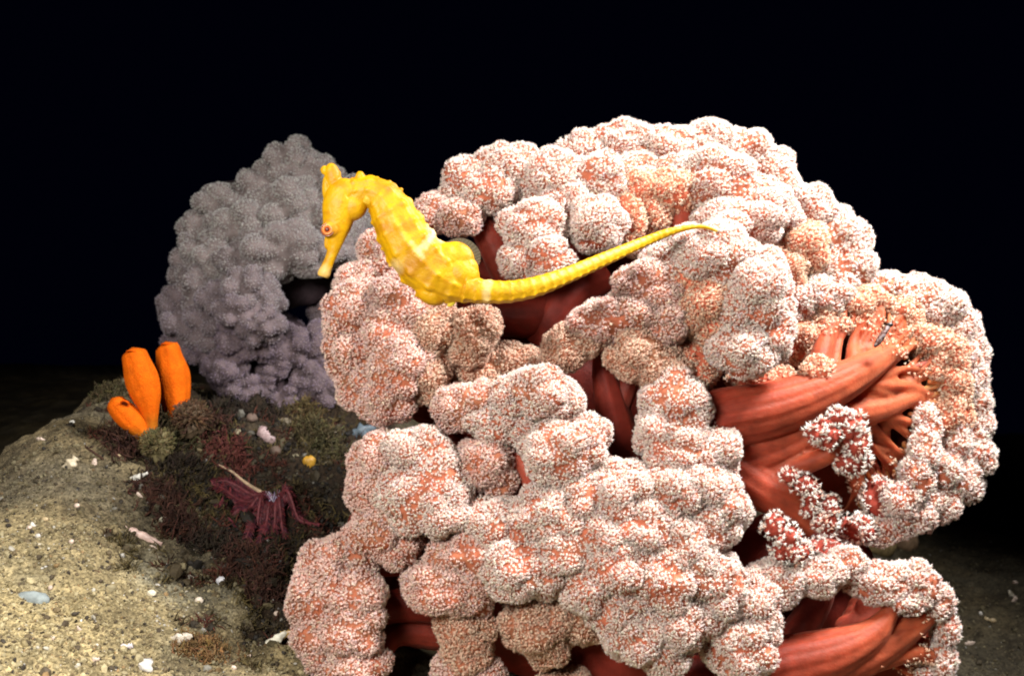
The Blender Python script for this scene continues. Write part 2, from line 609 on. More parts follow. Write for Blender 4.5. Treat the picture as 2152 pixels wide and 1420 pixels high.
def plant(b, P, N, temps, size, rng, colf, mat_i, tilt=.35):
    """adds a tuft of tentacles at each point"""
    if not len(P):
        return
    z = nrm(N + rng.normal(size=N.shape) * tilt)
    h = nrm(np.cross(z, rng.normal(size=z.shape)))
    k = np.cross(z, h)
    which = rng.integers(len(temps), size=len(P))
    s = size * rng.uniform(.75, 1.25, len(P))
    C = colf(len(P))
    for q, (V, Fc) in enumerate(temps):
        m = np.where(which == q)[0]
        if not len(m):
            continue
        vv = (V[None, :, 0, None] * h[m][:, None] + V[None, :, 1, None] * k[m][:, None] + V[None, :, 2, None] * z[m][:, None]) * s[m][:, None, None] + P[m][:, None]
        ff = Fc[None] + (np.arange(len(m)) * len(V))[:, None, None]
        b.add(vv.reshape(-1, 3), ff.reshape(-1, 3), mat_i, np.repeat(C[m], len(V), 0))


TINTS = {  # polyp colours: list of (rgb, weight)
    'w': [((.95, .80, .73), 5), ((.95, .73, .65), 3), ((.95, .84, .70), 1.3), ((.90, .76, .77), .7), ((.88, .54, .45), .9)],
    't': [((.95, .86, .79), 5), ((.94, .77, .68), 2), ((.90, .58, .45), 1)],
    'p': [((.92, .69, .61), 4), ((.90, .62, .55), 4), ((.90, .73, .58), 1.2), ((.84, .66, .67), .6), ((.82, .43, .34), 1.1)],
    'o': [((.93, .66, .48), 4), ((.92, .56, .39), 3), ((.93, .77, .62), 2), ((.82, .39, .24), 2)],
    'b': [((.84, .61, .46), 4), ((.82, .54, .41), 3), ((.84, .67, .52), 2), ((.70, .37, .26), 2)],
}


def colfun(kind, rng):
    cs = np.array([c for c, _ in TINTS[kind]]); ws = np.array([x for _, x in TINTS[kind]], float); ws /= ws.sum()
    return lambda n: np.clip(cs[rng.choice(len(cs), n, p=ws)] * rng.uniform(.8, 1.12, (n, 1)), 0, .92)


# each row: colour kind, density, then lobes (x, y, rx, ry, z[, rot degrees]); pixels of the photograph, z towards the viewer
PINK = [
    ('w', .95, [(985, 385, 52, 52, -95), (955, 410, 30, 28, -85)]),
    ('w', .90, [(1068, 355, 72, 54, -105), (1030, 400, 55, 45, -75)]),
    ('p', .55, [(915, 450, 45, 40, -70), (965, 455, 50, 38, -60)]),
    ('w', .90, [(1160, 378, 70, 60, -85), (1185, 420, 50, 40, -60)]),
    ('w', 1.0, [(1226, 322, 52, 46, -135), (1260, 375, 70, 52, -85)]),
    ('w', 1.0, [(1312, 314, 72, 54, -150), (1330, 362, 70, 40, -120)]),
    ('w', 1.0, [(1398, 326, 72, 58, -160), (1415, 362, 60, 40, -120)]),
    ('w', 1.0, [(1488, 306, 62, 50, -170), (1460, 340, 50, 40, -150)]),
    ('w', 1.0, [(1560, 330, 66, 56, -165), (1610, 385, 58, 70, -150)]),
    ('w', .92, [(1505, 392, 100, 72, -95), (1580, 440, 80, 66, -90)]),
    ('w', .92, [(1545, 470, 92, 50, -60), (1625, 455, 50, 50, -110)]),
    ('o', .75, [(1405, 405, 62, 48, -75), (1350, 410, 60, 50, -85)]),
    ('w', .95, [(1122, 478, 66, 58, -15), (1150, 540, 52, 48, 5), (1100, 545, 48, 46, -5)]),
    ('w', .88, [(1256, 472, 58, 60, -20)]),
    ('o', .65, [(1322, 470, 42, 70, -70), (1370, 445, 40, 50, -75)]),
    ('w', .95, [(1705, 445, 48, 54, -140), (1760, 510, 62, 66, -140)]),
    ('o', .80, [(1680, 520, 55, 66, -115), (1640, 570, 52, 62, -105)]),
    ('w', .90, [(1770, 570, 62, 62, -125), (1735, 625, 60, 42, -90), (1670, 640, 46, 52, -90)]),
    ('w', .95, [(1860, 612, 58, 40, -135), (1920, 628, 56, 44, -145)]),
    # big overhanging lobe right of the tail tip
    ('w', .92, [(1500, 545, 92, 66, 45), (1420, 560, 62, 52, 30), (1440, 520, 50, 40, 30)]),
    ('w', .97, [(1588, 620, 74, 92, 55), (1610, 690, 52, 62, 60)]),
    ('w', 1.0, [(1560, 735, 62, 52, 75), (1590, 720, 56, 50, 60)]),
    ('o', .72, [(1500, 640, 92, 72, 25), (1440, 620, 70, 60, 30)]),
    ('p', .85, [(1370, 610, 74, 52, 35), (1400, 670, 58, 46, 40)]),
    ('p', .80, [(1275, 672, 76, 44, 35, 12), (1330, 660, 60, 44, 40)]),
    ('b', .85, [(1192, 728, 46, 46, 35), (1235, 710, 40, 36, 40)]),
    ('b', .80, [(1345, 745, 62, 52, 45), (1390, 780, 52, 48, 40)]),
    ('o', .45, [(1450, 770, 56, 62, 5)]),
    ('w', 1.0, [(1425, 850, 66, 66, 65), (1400, 905, 58, 52, 75)]),
    ('w', 1.0, [(1430, 950, 70, 56, 85), (1500, 950, 52, 56, 70)]),
    # left mass below the seahorse
    ('p', .85, [(800, 540, 42, 62, -35), (760, 600, 52, 46, -15)]),
    ('p', .90, [(745, 650, 62, 58, 5), (720, 690, 40, 50, 5)]),
    ('p', .90, [(738, 742, 52, 60, 10), (765, 800, 56, 56, 10)]),
    ('p', .85, [(850, 640, 72, 62, 20), (820, 700, 62, 62, 25)]),
    ('p', .90, [(845, 760, 70, 70, 35), (815, 830, 62, 54, 25)]),
    ('b', .80, [(905, 690, 52, 60, 25), (900, 780, 46, 70, 20)]),
    ('b', .92, [(1002, 692, 44, 48, 35), (985, 735, 40, 36, 25)]),
    ('b', .45, [(1010, 770, 62, 42, -20), (1080, 760, 52, 36, -25)]),
    ('p', .85, [(965, 855, 48, 46, 55), (1010, 850, 46, 44, 60)]),
    ('w', .97, [(1130, 825, 66, 52, 80), (1180, 845, 44, 40, 75), (1070, 835, 46, 42, 75)]),
    ('w', .93, [(1040, 885, 56, 40, 70), (1085, 900, 36, 34, 75)]),
    ('w', 1.0, [(1185, 945, 76, 58, 105), (1170, 985, 52, 42, 100)]),
    ('w', 1.0, [(1238, 912, 40, 40, 90)]),
    # lower left mass
    ('p', .95, [(805, 970, 64, 58, 50), (790, 1035, 54, 62, 55)]),
    ('w', .97, [(880, 960, 66, 58, 70), (920, 1010, 66, 58, 85)]),
    ('w', .97, [(865, 1040, 72, 66, 85), (920, 1070, 66, 56, 92)]),
    ('p', .85, [(1020, 975, 56, 52, 70), (1050, 1010, 36, 36, 70)]),
    ('p', .92, [(800, 1110, 66, 62, 60), (840, 1145, 46, 46, 65)]),
    ('p', .92, [(700, 1195, 68, 58, 60), (745, 1165, 52, 46, 55)]),
    ('p', .92, [(672, 1255, 56, 60, 75), (750, 1250, 58, 58, 80)]),
    ('p', .92, [(740, 1320, 62, 58, 90), (672, 1335, 50, 56, 80)]),
    ('p', .85, [(745, 1402, 66, 42, 95), (680, 1390, 36, 34, 85)]),
    # central lower mass
    ('w', .97, [(1035, 1105, 60, 54, 100), (1090, 1100, 52, 50, 105)]),
    ('p', .92, [(930, 1225, 68, 58, 95), (985, 1230, 56, 58, 95)]),
    ('p', .92, [(1010, 1165, 72, 46, 105), (945, 1180, 46, 42, 95)]),
    ('w', .95, [(1080, 1185, 72, 60, 118), (1140, 1200, 56, 50, 120)]),
    ('w', .97, [(1160, 1085, 72, 58, 112), (1225, 1045, 62, 52, 108)]),
    ('w', 1.0, [(1310, 1035, 72, 58, 112), (1290, 1000, 40, 36, 105)]),
    ('w', 1.0, [(1400, 1035, 66, 62, 108), (1470, 1020, 56, 56, 98)]),
    ('w', .97, [(1510, 1065, 56, 66, 95), (1480, 1110, 56, 56, 105)]),
    ('w', .95, [(1190, 1155, 66, 54, 125), (1260, 1120, 62, 54, 125)]),
    ('w', .97, [(1350, 1110, 72, 58, 125), (1420, 1140, 56, 54, 122)]),
    ('w', .92, [(1300, 1195, 72, 58, 138), (1240, 1230, 56, 52, 132)]),
    ('w', .97, [(1390, 1215, 72, 62, 135), (1450, 1195, 56, 56, 125)]),
    ('w', .92, [(1300, 1285, 62, 54, 130), (1340, 1330, 62, 56, 132)]),
    ('w', .97, [(1420, 1300, 66, 58, 130), (1390, 1360, 54, 46, 128)]),
    ('w', .95, [(1510, 1230, 56, 62, 112), (1490, 1290, 46, 46, 115)]),
    ('b', .92, [(975, 1320, 56, 52, 85), (985, 1375, 52, 46, 88)]),
    ('p', .85, [(960, 1420, 52, 40, 92), (1020, 1420, 42, 36, 92)]),
    ('b', .92, [(1130, 1310, 72, 58, 82), (1150, 1350, 48, 44, 80)]),
    ('b', .55, [(1230, 1290, 46, 52, 75)]),
    ('b', .75, [(1190, 1440, 62, 32, 60)]),
    ('w', .95, [(1580, 1260, 66, 50, 85), (1630, 1225, 56, 46, 70)]),
    ('w', .92, [(1560, 1360, 68, 62, 105), (1590, 1310, 46, 46, 95)]),
    ('w', .95, [(1710, 1205, 66, 40, 60), (1780, 1185, 40, 34, 50)]),
    # small open tufts in front of the fan
    ('t', .80, [(1766, 878, 24, 20, 72), (1790, 900, 26, 30, 74), (1800, 935, 24, 34, 76), (1786, 972, 26, 24, 74), (1812, 960, 16, 18, 70)]),
    ('t', .80, [(1718, 908, 22, 20, 76), (1742, 916, 22, 24, 80), (1738, 892, 16, 14, 76)]),
    ('t', .60, [(1660, 998, 18, 14, 70), (1692, 1018, 24, 20, 72), (1706, 1044, 18, 16, 74)]),
    ('t', .75, [(1745, 1062, 18, 22, 70), (1736, 1096, 24, 22, 72), (1700, 1072, 14, 14, 72)]),
    ('t', .85, [(1628, 1105, 22, 24, 85), (1655, 1132, 26, 24, 88), (1672, 1156, 28, 24, 90), (1640, 1160, 18, 18, 86)]),
    ('o', .85, [(1715, 780, 30, 28, 25), (1735, 772, 14, 14, 30)]),
    # the rim of the fan
    ('w', 1.0, [(1978, 648, 54, 46, -112), (2012, 690, 42, 48, -108), (1950, 632, 50, 40, -115)]),
    ('w', 1.0, [(2026, 745, 40, 52, -104), (2034, 800, 36, 50, -100), (2040, 850, 36, 46, -96)]),
    ('w', 1.0, [(2044, 900, 38, 48, -92), (2034, 955, 44, 46, -85), (2005, 930, 36, 46, -70)]),
    ('w', 1.0, [(2008, 1010, 52, 48, -74), (1965, 1048, 52, 42, -60), (1975, 985, 36, 44, -50)]),
    ('w', 1.0, [(1920, 1082, 52, 36, -46), (1875, 1106, 50, 26, -38), (1850, 1128, 30, 16, -35)]),
    ('o', .85, [(1990, 745, 38, 50, -82), (1998, 810, 34, 50, -78), (2000, 870, 34, 44, -70)]),
    ('w', .85, [(1948, 900, 22, 46, -45), (1940, 950, 28, 46, -28), (1925, 1000, 30, 44, -20), (1895, 1048, 34, 36, -18)]),
    ('o', .60, [(1940, 712, 48, 44, -95), (1890, 662, 56, 40, -110), (1960, 770, 30, 40, -85)]),
    ('o', .55, [(1800, 640, 70, 36, -105), (1740, 680, 62, 42, -95)]),
    ('o', .50, [(1680, 720, 52, 52, -70), (1610, 800, 72, 32, -45)]),
    ('t', .30, [(1848, 1050, 34, 44, -45), (1805, 1110, 40, 30, -35)]),
    ('t', .35, [(1740, 1160, 50, 26, -15)]),
    # lower right fan
    ('w', .97, [(1850, 1228, 62, 38, 45), (1915, 1222, 50, 42, 40)]),
    ('w', .97, [(1968, 1262, 34, 42, 30), (1985, 1320, 24, 46, 25)]),
    ('w', .95, [(1975, 1385, 26, 42, 25), (1950, 1430, 28, 32, 25)]),
    ('w', .85, [(1905, 1262, 42, 26, 55)]),
]


def coral(name, rows, D0, label, cat, trunk, branches, mats, temps, spacing, psize, extra, lobe_kw, group=None):
    base = Wp(*trunk['base'])
    root = empty(name, base)
    tag(root, label, cat, group)
    allL = []
    sets = []
    for kind, dens, ls in rows:
        ls = [(l[0], l[1], l[2] * grow(l), l[3] * grow(l), *l[4:]) for l in ls]
        S = [Lobe(*l[:5], D0, rot=math.radians(l[5]) if len(l) > 5 else 0, **lobe_kw) for l in ls]
        sets.append(S); allL += S
    C = np.array([l.c for l in allL]); RM = np.array([l.R.max() for l in allL])
    rng = np.random.default_rng(11)
    for (kind, dens, ls), S in zip(rows, sets):
        b = MB()
        cf = colfun(kind, rng) if isinstance(kind, str) else kind
        for L in S:
            v, f, r = L.surf(4)
            fl = extra(kind)
            cl = np.clip(np.array(fl)[None] * (.8 + .4 * vnoise((v - base) * 120, 3)[:, None]), 0, 3)
            b.add(v, f, 0, cl)
            s = np.linalg.norm(L.c - CAM) / F
            P, N = scatter(v, f, spacing * s, rng)
            view = nrm(CAM - P)
            keep = (N * view).sum(1) > -.45
            d, l = L.unit(P)
            rr = L.r(d)
            crease = np.clip((rr - .82) / .10, .35, 1)
            patch = np.clip((fbm((P - base) * 85, 3, 41) - .29 - (1 - dens) * .42) * 7, .22, 1)
            if isinstance(kind, str) and kind in 'wp':
                patch = np.clip((fbm((P - base) * 105, 3, 43) - .32) * 12, .45, 1)
            keep &= rng.random(len(P)) < crease * np.maximum(patch, .1 if isinstance(kind, str) and kind in 'wp' else .8) * (.30 if isinstance(kind, str) and kind == 't' else 1)
            P, N = P[keep], N[keep]
            near = np.where(np.linalg.norm(C - L.c, axis=1) < RM + L.R.max() * 1.35)[0]
            for j in near:
                if allL[j] is not L and len(P):
                    m = ~allL[j].inside(P)
                    P, N = P[m], N[m]
            plant(b, P, N, temps, psize * s * (1.35 if isinstance(kind, str) and kind == 't' else 1), rng, cf, 1)
        b.build('polyp_cluster', mats, root)
    return root, allL


def px_tube(rows, D0, s_=1.35, **kw):
    """rows of x, y, z, r in pixels"""
    out = []
    for x, y, z, r in rows:
        d = D0 - z * s_ * D0 / F
        out.append([*Wp(x, y, d), r * d / F])
    return tube(out, **kw)


D0 = .50
flesh_tint = {'w': (1.3, 5.6, 11.0), 't': (.8, 1.0, 1.2), 'p': (1.15, 5.0, 9.6), 'o': (1.6, 4.6, 5.4), 'b': (1.0, 3.6, 5.4)}
pink, pinkL = coral('soft_coral', PINK, D0, 'large pink soft coral with white polyps and red stems behind the seahorse', 'soft coral',
                    dict(base=(1300, 1600, .56)), None, [M_LOBE, M_POLYP], PT, 4.0, 3.85, lambda k: flesh_tint[k], dict(K=16, rho=.42, kc=.64, core=.84, sub=.075, subf=5))

rng = np.random.default_rng(15)
# trunk: fleshy core that carries all the branches
b = MB()
core_l = [(1250, 900, 330, 330, -150, 100), (1370, 560, 270, 200, -180, 90), (1010, 730, 210, 190, -120, 85), (880, 1180, 170, 180, -30, 80),
          (1250, 1250, 330, 220, -20, 110), (1650, 1250, 210, 170, -40, 90), (1620, 640, 190, 170, -190, 70)]
for x, y, rx, ry, z, rz in core_l:
    L = Lobe(x, y, rx, ry, z - 60, D0, rz=rz, K=26, rho=.3, kc=.72, core=.85, sub=.02)
    v, f, r = L.surf(5)
    b.add(v, f, 0, np.array([.45, .36, .36]))  # core coloured darker, standing in for shade deep between the lobes
v, f = px_tube([(1300, 1200, -110, 210), (1290, 1420, -110, 180), (1280, 1560, -100, 200), (1280, 1680, -90, 250)], D0, n=30, seg=40, ridge=.03, nr=9)
b.add(v, f, 0, np.array([.5, .4, .4]))
b.build('trunk', M_FLESH, pink)

# branches in view
FANS = [r for r, _ in [
    # big stem of the right fan
    ([(1400, 930, 10, 80), (1500, 885, 20, 66), (1620, 860, 25, 60), (1720, 825, 20, 48), (1800, 785, 0, 36), (1880, 735, -50, 20)], (1.05, 1.15, 1)),
    ([(1560, 965, 5, 56), (1640, 940, 6, 48), (1760, 880, -5, 36), (1850, 860, -30, 24), (1930, 830, -65, 14)], (1, 1.0, .9)),
    ([(1500, 950, 0, 60), (1580, 1010, 15, 52), (1650, 1055, 25, 40), (1710, 1110, 30, 24)], (.85, .7, .7)),
    ([(1560, 1000, 10, 30), (1660, 985, 30, 22), (1730, 960, 50, 20), (1780, 930, 60, 15)], (1, 1.1, 1.1)),
    ([(1700, 830, 5, 34), (1722, 760, -10, 25), (1745, 690, -55, 17), (1770, 640, -90, 10)], (1.1, 1.7, 1.5)),
    # lower right fan
    ([(1540, 1440, 70, 62), (1640, 1400, 72, 58), (1740, 1375, 72, 52), (1820, 1340, 68, 36), (1862, 1300, 62, 22), (1880, 1262, 58, 14)], (1.1, 1.4, 1.35)),
    ([(1680, 1420, 62, 52), (1790, 1385, 58, 46), (1870, 1345, 50, 36), (1930, 1305, 42, 26), (1965, 1280, 35, 16)], (1.15, 1.6, 1.4)),
    ([(1790, 1390, 55, 36), (1870, 1375, 48, 26), (1930, 1370, 40, 18), (1972, 1385, 30, 12)], (1.1, 1.3, 1.1)),
]]
BR = [
    # stems in the middle
    ([(1330, 1010, -10, 46), (1305, 930, 10, 40), (1285, 850, 20, 34), (1270, 790, 25, 26), (1262, 745, 25, 16)], (.95, .9, .95)),
    ([(1295, 880, 15, 22), (1315, 820, 22, 22), (1335, 775, 25, 18), (1350, 745, 30, 12)], (1, 1.2, 1.3)),
    ([(1100, 620, -60, 42), (1062, 560, -45, 36), (1035, 510, -45, 32), (1005, 460, -60, 26), (985, 420, -80, 20)], (.95, 1, 1)),
    ([(920, 700, -60, 50), (1010, 665, -35, 40), (1100, 668, -30, 42), (1180, 650, -50, 50)], (.65, .5, .5)),
    ([(1150, 720, -40, 44), (1165, 660, -30, 42), (1210, 610, -45, 40), (1270, 580, -60, 34)], (.8, .7, .75)),
    ([(1440, 520, -80, 34), (1432, 470, -70, 28), (1428, 430, -70, 26), (1435, 395, -90, 20)], (1.15, 1.5, 1.5)),
    ([(1200, 560, -70, 34), (1195, 500, -60, 26), (1205, 440, -60, 22), (1215, 410, -70, 18)], (1, 1, 1)),
    ([(1130, 1060, 60, 24), (1122, 1030, 78, 20), (1108, 990, 76, 22), (1090, 960, 60, 26)], (1.1, 1.6, 1.6)),
    ([(1130, 930, 90, 18), (1115, 900, 85, 16), (1130, 870, 85, 15)], (1.15, 1.9, 1.8)),
    ([(1090, 980, 40, 40), (1050, 940, 55, 30), (990, 910, 50, 26), (930, 890, 40, 30)], (1, 1, .9)),
    # lower left
    ([(1010, 1300, 20, 60), (930, 1270, 30, 46), (850, 1270, 45, 36), (780, 1285, 60, 30)], (.75, .55, .55)),
    ([(920, 1330, 20, 34), (840, 1330, 40, 26), (800, 1370, 60, 22), (780, 1410, 70, 20)], (.9, .9, .9)),
    ([(940, 1180, 40, 50), (870, 1180, 45, 30), (810, 1190, 50, 22), (770, 1200, 55, 16)], (.9, .8, .7)),
    ([(1210, 1420, 30, 40), (1200, 1390, 40, 40), (1240, 1340, 55, 34), (1290, 1310, 80, 26)], (.85, .7, .75)),
    ([(1500, 1440, 40, 70), (1440, 1420, 60, 44), (1380, 1405, 80, 26)], (.85, .7, .75)),
    ([(1660, 1360, 40, 40), (1690, 1310, 40, 34), (1720, 1260, 45, 28), (1740, 1220, 50, 20)], (.85, .8, .8)),
]


def stripes(n, seg):
    """pale lengthwise streaks of a stem"""
    g, h = np.meshgrid(np.arange(n), np.arange(seg), indexing='ij')
    q = np.c_[h.ravel() * 1.0, g.ravel() * .06, np.full(n * seg, RNG.uniform(0, 50))]
    k = .85 + .3 * fbm(q, 2, 8)
    return np.concatenate([k, [1, 1]])[:, None]


for rows, tn in BR:
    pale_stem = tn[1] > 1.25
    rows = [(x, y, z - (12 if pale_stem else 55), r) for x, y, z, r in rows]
    tn = np.array(tn) * (1 if pale_stem else .6)  # deep stems get the shade of the recesses in their colour
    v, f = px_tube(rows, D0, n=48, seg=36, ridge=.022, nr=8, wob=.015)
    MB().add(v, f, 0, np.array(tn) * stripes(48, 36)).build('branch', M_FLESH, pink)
# the two fans: stems and the twigs that spread from them to the rim, grown together into one smooth body
def fused(geos, voxel, it):
    m = MB()
    for v, f in geos:
        m.add(v, f)
    v, f, _, _ = m.arrays()
    tmp = bpy.data.meshes.new('tmp'); tmp.from_pydata(v.tolist(), [], f.tolist())
    to = bpy.data.objects.new('tmp', tmp); col.objects.link(to)
    md = to.modifiers.new('r', 'REMESH'); md.mode = 'VOXEL'; md.voxel_size = voxel
    m2 = to.modifiers.new('s', 'SMOOTH'); m2.factor = .5; m2.iterations = it
    ev = to.evaluated_get(bpy.context.evaluated_depsgraph_get()); me = ev.to_mesh()
    V = np.empty(len(me.vertices) * 3, np.float32); me.vertices.foreach_get('co', V); V = V.reshape(-1, 3).astype(float)
    me.calc_loop_triangles()
    T = np.empty(len(me.loop_triangles) * 3, np.int32); me.loop_triangles.foreach_get('vertices', T); T = T.reshape(-1, 3)
    ev.to_mesh_clear(); bpy.data.objects.remove(to); bpy.data.meshes.remove(tmp)
    return V, T


def fan(stems, cx, cy, R0, a0, a1, n, hub, zr, ox):
    rng = np.random.default_rng(5)
    g = [px_tube(r, D0, n=48, seg=48, ridge=.03, nr=11, wob=.02) for r in stems]
    for i in range(n):
        a = math.radians(a0 + (a1 - a0) * i / (n - 1) + rng.uniform(-4, 4))
        ex, ey = cx + R0 * math.cos(a), cy + R0 * math.sin(a) * 1.04
        hx, hy, hz, hr = hub[rng.integers(len(hub))]
        mx, my = .5 * (hx + ex), .5 * (hy + ey)
        bx, by = rng.uniform(-14, 14, 2)
        w0 = hr * rng.uniform(.7, 1.1)
        g.append(px_tube([(hx, hy, hz, w0), (.72 * hx + .28 * ex + bx * .5, .72 * hy + .28 * ey + by * .5, hz - 14, w0 * .8), (mx + bx, my + by, .5 * (hz + zr), w0 * .52), (ex, ey, zr, w0 * .22)], D0, n=26, seg=18, ridge=.05, nr=5))
        # side twigs
        for q in range(2):
            a2 = a + rng.uniform(-.35, .35)
            g.append(px_tube([(mx + bx, my + by, .5 * (hz + zr), w0 * .5), (.35 * mx + .65 * ex + rng.uniform(-12, 12), .35 * my + .65 * ey + rng.uniform(-12, 12), .7 * zr + .3 * hz, w0 * .34),
                              (cx + R0 * 1.04 * math.cos(a2), cy + R0 * 1.06 * math.sin(a2), zr, w0 * .2)], D0, n=20, seg=10))
    V, T = fused(g, .0009, 4)
    X = 1076 + ((V - CAM) @ RT) / ((V - CAM) @ FWD) * F
    t = np.clip((X - ox) / 420, 0, 1)[:, None]
    c = np.array([.85, .8, .75]) * (1 - t) + np.array([1.25, 2.1, 1.4]) * t
    Y = 710 - ((V - CAM) @ UP) / ((V - CAM) @ FWD) * F
    an, rd = np.arctan2(Y - cy - 40, X - (cx - 420)), np.hypot(Y - cy - 40, X - (cx - 420))
    c = c * (.80 + .4 * fbm(np.c_[an * 70, rd * .012, np.zeros(len(V))], 3, 6)[:, None]) * .85
    m = MB().add(V, T, 0, c)
    s0 = D0 / F
    P, N = scatter(V, T, 5.6 * s0, rng)
    PX = 1076 + ((P - CAM) @ RT) / ((P - CAM) @ FWD) * F; PY = 710 - ((P - CAM) @ UP) / ((P - CAM) @ FWD) * F
    r_ = np.hypot(PX - cx + .1 * R0, PY - cy) / R0
    kp = (np.clip((r_ - .62) / .42, 0, 1) * 1.1 * (fbm(P * 130, 3, 14) > .47) * (PX > cx - .35 * R0) > rng.random(len(P))) & ((N * nrm(CAM - P)).sum(1) > -.3)
    plant(m, P[kp], N[kp], PT, 4.2 * s0, rng, colfun('o', rng), 1)
    m.build('fan_branch', [M_FLESH, M_POLYP], pink)


# fine outer twigs of the big fan, each ending in the polyps of the rim
for i in range(56):
    a = math.radians(-98 + 190 * rng.random())
    ra, rb = rng.uniform(110, 160), rng.uniform(200, 232)
    da = rng.uniform(-.12, .12)
    v, f = px_tube([(1800 + ra * math.cos(a), 850 + ra * math.sin(a), -60, 5), (1800 + .6 * (ra + rb) * .83 * math.cos(a + da), 850 + .6 * (ra + rb) * .83 * math.sin(a + da), -66, 6),
                    (1800 + rb * math.cos(a + 2 * da), 850 + rb * 1.04 * math.sin(a + 2 * da), -84, 1.5)], D0, n=16, seg=9)
    MB().add(v, f, 0, np.array([1.5, rng.uniform(2.0, 3.6), rng.uniform(1.4, 2.4)])).build('twig', M_FLESH, pink)
fan([FANS[0], FANS[1], FANS[2], FANS[3], FANS[4]], 1800, 850, 228, -95, 88, 30, [(1740, 830, -5, 19), (1790, 805, -18, 20), (1800, 850, -22, 19), (1700, 880, -8, 17), (1840, 780, -32, 17)], -95, 1480)
fan([FANS[5], FANS[6], FANS[7]], 1880, 1335, 100, -80, 70, 10, [(1850, 1345, 40, 15), (1800, 1365, 50, 16), (1890, 1340, 38, 13)], 12, 1600)
# fleshy backs of the two fans
for x, y, rx, ry, z, rz, tn in [(1800, 850, 222, 250, -150, 50, (.75, .85, .65)), (1860, 1350, 120, 120, -30, 45, (.8, .9, .8))]:
    L = Lobe(x, y, rx, ry, z, D0, rz=rz, K=34, rho=.26, kc=.74, core=.88, sub=.03, subf=9)
    v, f, r = L.surf(5)
    MB().add(v, f, 0, np.array(tn)).build('fan_back', M_FLESH, pink)

# ------------------------------------------------------------------ the grey coral further back
GREY = [
    [(612, 345, 58, 56, -20), (655, 380, 62, 56, -20)],
    [(560, 405, 70, 58, -20), (620, 440, 76, 66, 0)],
    [(480, 440, 66, 54, -25), (530, 480, 76, 64, 0)],
    [(690, 450, 72, 80, 0), (740, 440, 52, 70, -30)],
    [(430, 500, 54, 58, -30), (460, 540, 66, 58, -5)],
    [(600, 520, 80, 62, 25), (680, 530, 76, 50, 15)],
    [(520, 560, 70, 58, 20), (740, 510, 60, 56, -20)],
    [(405, 570, 44, 56, -30), (430, 610, 58, 58, -5)],
    [(375, 645, 42, 50, -25), (400, 680, 54, 54, -5)],
    [(470, 640, 58, 54, 15), (450, 690, 58, 50, 15)],
    [(390, 725, 44, 40, -15), (440, 740, 42, 44, 5)],
    [(525, 610, 48, 46, 65), (560, 635, 38, 46, 60)],
    [(505, 655, 44, 46, 75), (550, 680, 42, 42, 75)],
    [(500, 715, 46, 40, 50), (540, 725, 36, 34, 45)],
    [(478, 770, 42, 44, 45), (490, 800, 36, 36, 40)],
    [(525, 815, 40, 36, 20), (560, 800, 36, 30, 5)],
    [(610, 730, 40, 46, 10), (580, 760, 36, 34, 10)],
    [(690, 660, 40, 46, -110), (730, 620, 36, 50, -100)],
    [(600, 700, 40, 38, -60)],
    [(670, 730, 46, 50, -20), (650, 790, 46, 48, -20)],
    [(610, 830, 56, 36, -20), (680, 820, 46, 46, -20)],
]


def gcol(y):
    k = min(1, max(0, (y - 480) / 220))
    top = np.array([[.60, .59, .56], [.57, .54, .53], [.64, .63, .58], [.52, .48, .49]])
    low = np.array([[.31, .245, .29], [.27, .21, .27], [.33, .27, .29], [.22, .17, .23]])  # mauve pigment, darkened further with shade put into the colour
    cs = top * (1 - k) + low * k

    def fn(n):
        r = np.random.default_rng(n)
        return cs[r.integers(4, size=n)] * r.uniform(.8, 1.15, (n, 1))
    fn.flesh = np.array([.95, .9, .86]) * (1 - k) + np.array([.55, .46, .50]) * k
    return fn


DG = .74
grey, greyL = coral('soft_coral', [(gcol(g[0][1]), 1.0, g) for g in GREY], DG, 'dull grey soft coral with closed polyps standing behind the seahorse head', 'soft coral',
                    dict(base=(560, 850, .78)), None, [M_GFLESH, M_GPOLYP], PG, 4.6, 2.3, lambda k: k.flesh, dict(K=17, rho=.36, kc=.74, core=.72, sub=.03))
b = MB()
for x, y, rx, ry, z, rz in [(570, 500, 160, 170, -90, 80), (520, 720, 110, 100, -70, 60)]:
    L = Lobe(x, y, rx, ry, z, DG, rz=rz, K=26, rho=.3, kc=.72, core=.85, sub=.02)
    v, f, r = L.surf(4); b.add(v, f, 0, np.array([.18, .13, .16]))  # dark tint painted on for the shaded hollow behind the lobes
v, f = px_tube([(590, 700, -60, 90), (580, 830, -50, 70), (570, 920, -50, 80)], DG, n=24, seg=28, ridge=.03)
b.add(v, f, 0, np.array([.18, .13, .16]))
b.build('trunk', M_GFLESH, grey)

# ------------------------------------------------------------------ seahorse
ZS = 300


def spx(x, y, z):
    d = D0 - z * D0 / F
    return Wp(x, y, d), d / F


SCL = (D0 - ZS * D0 / F) / F


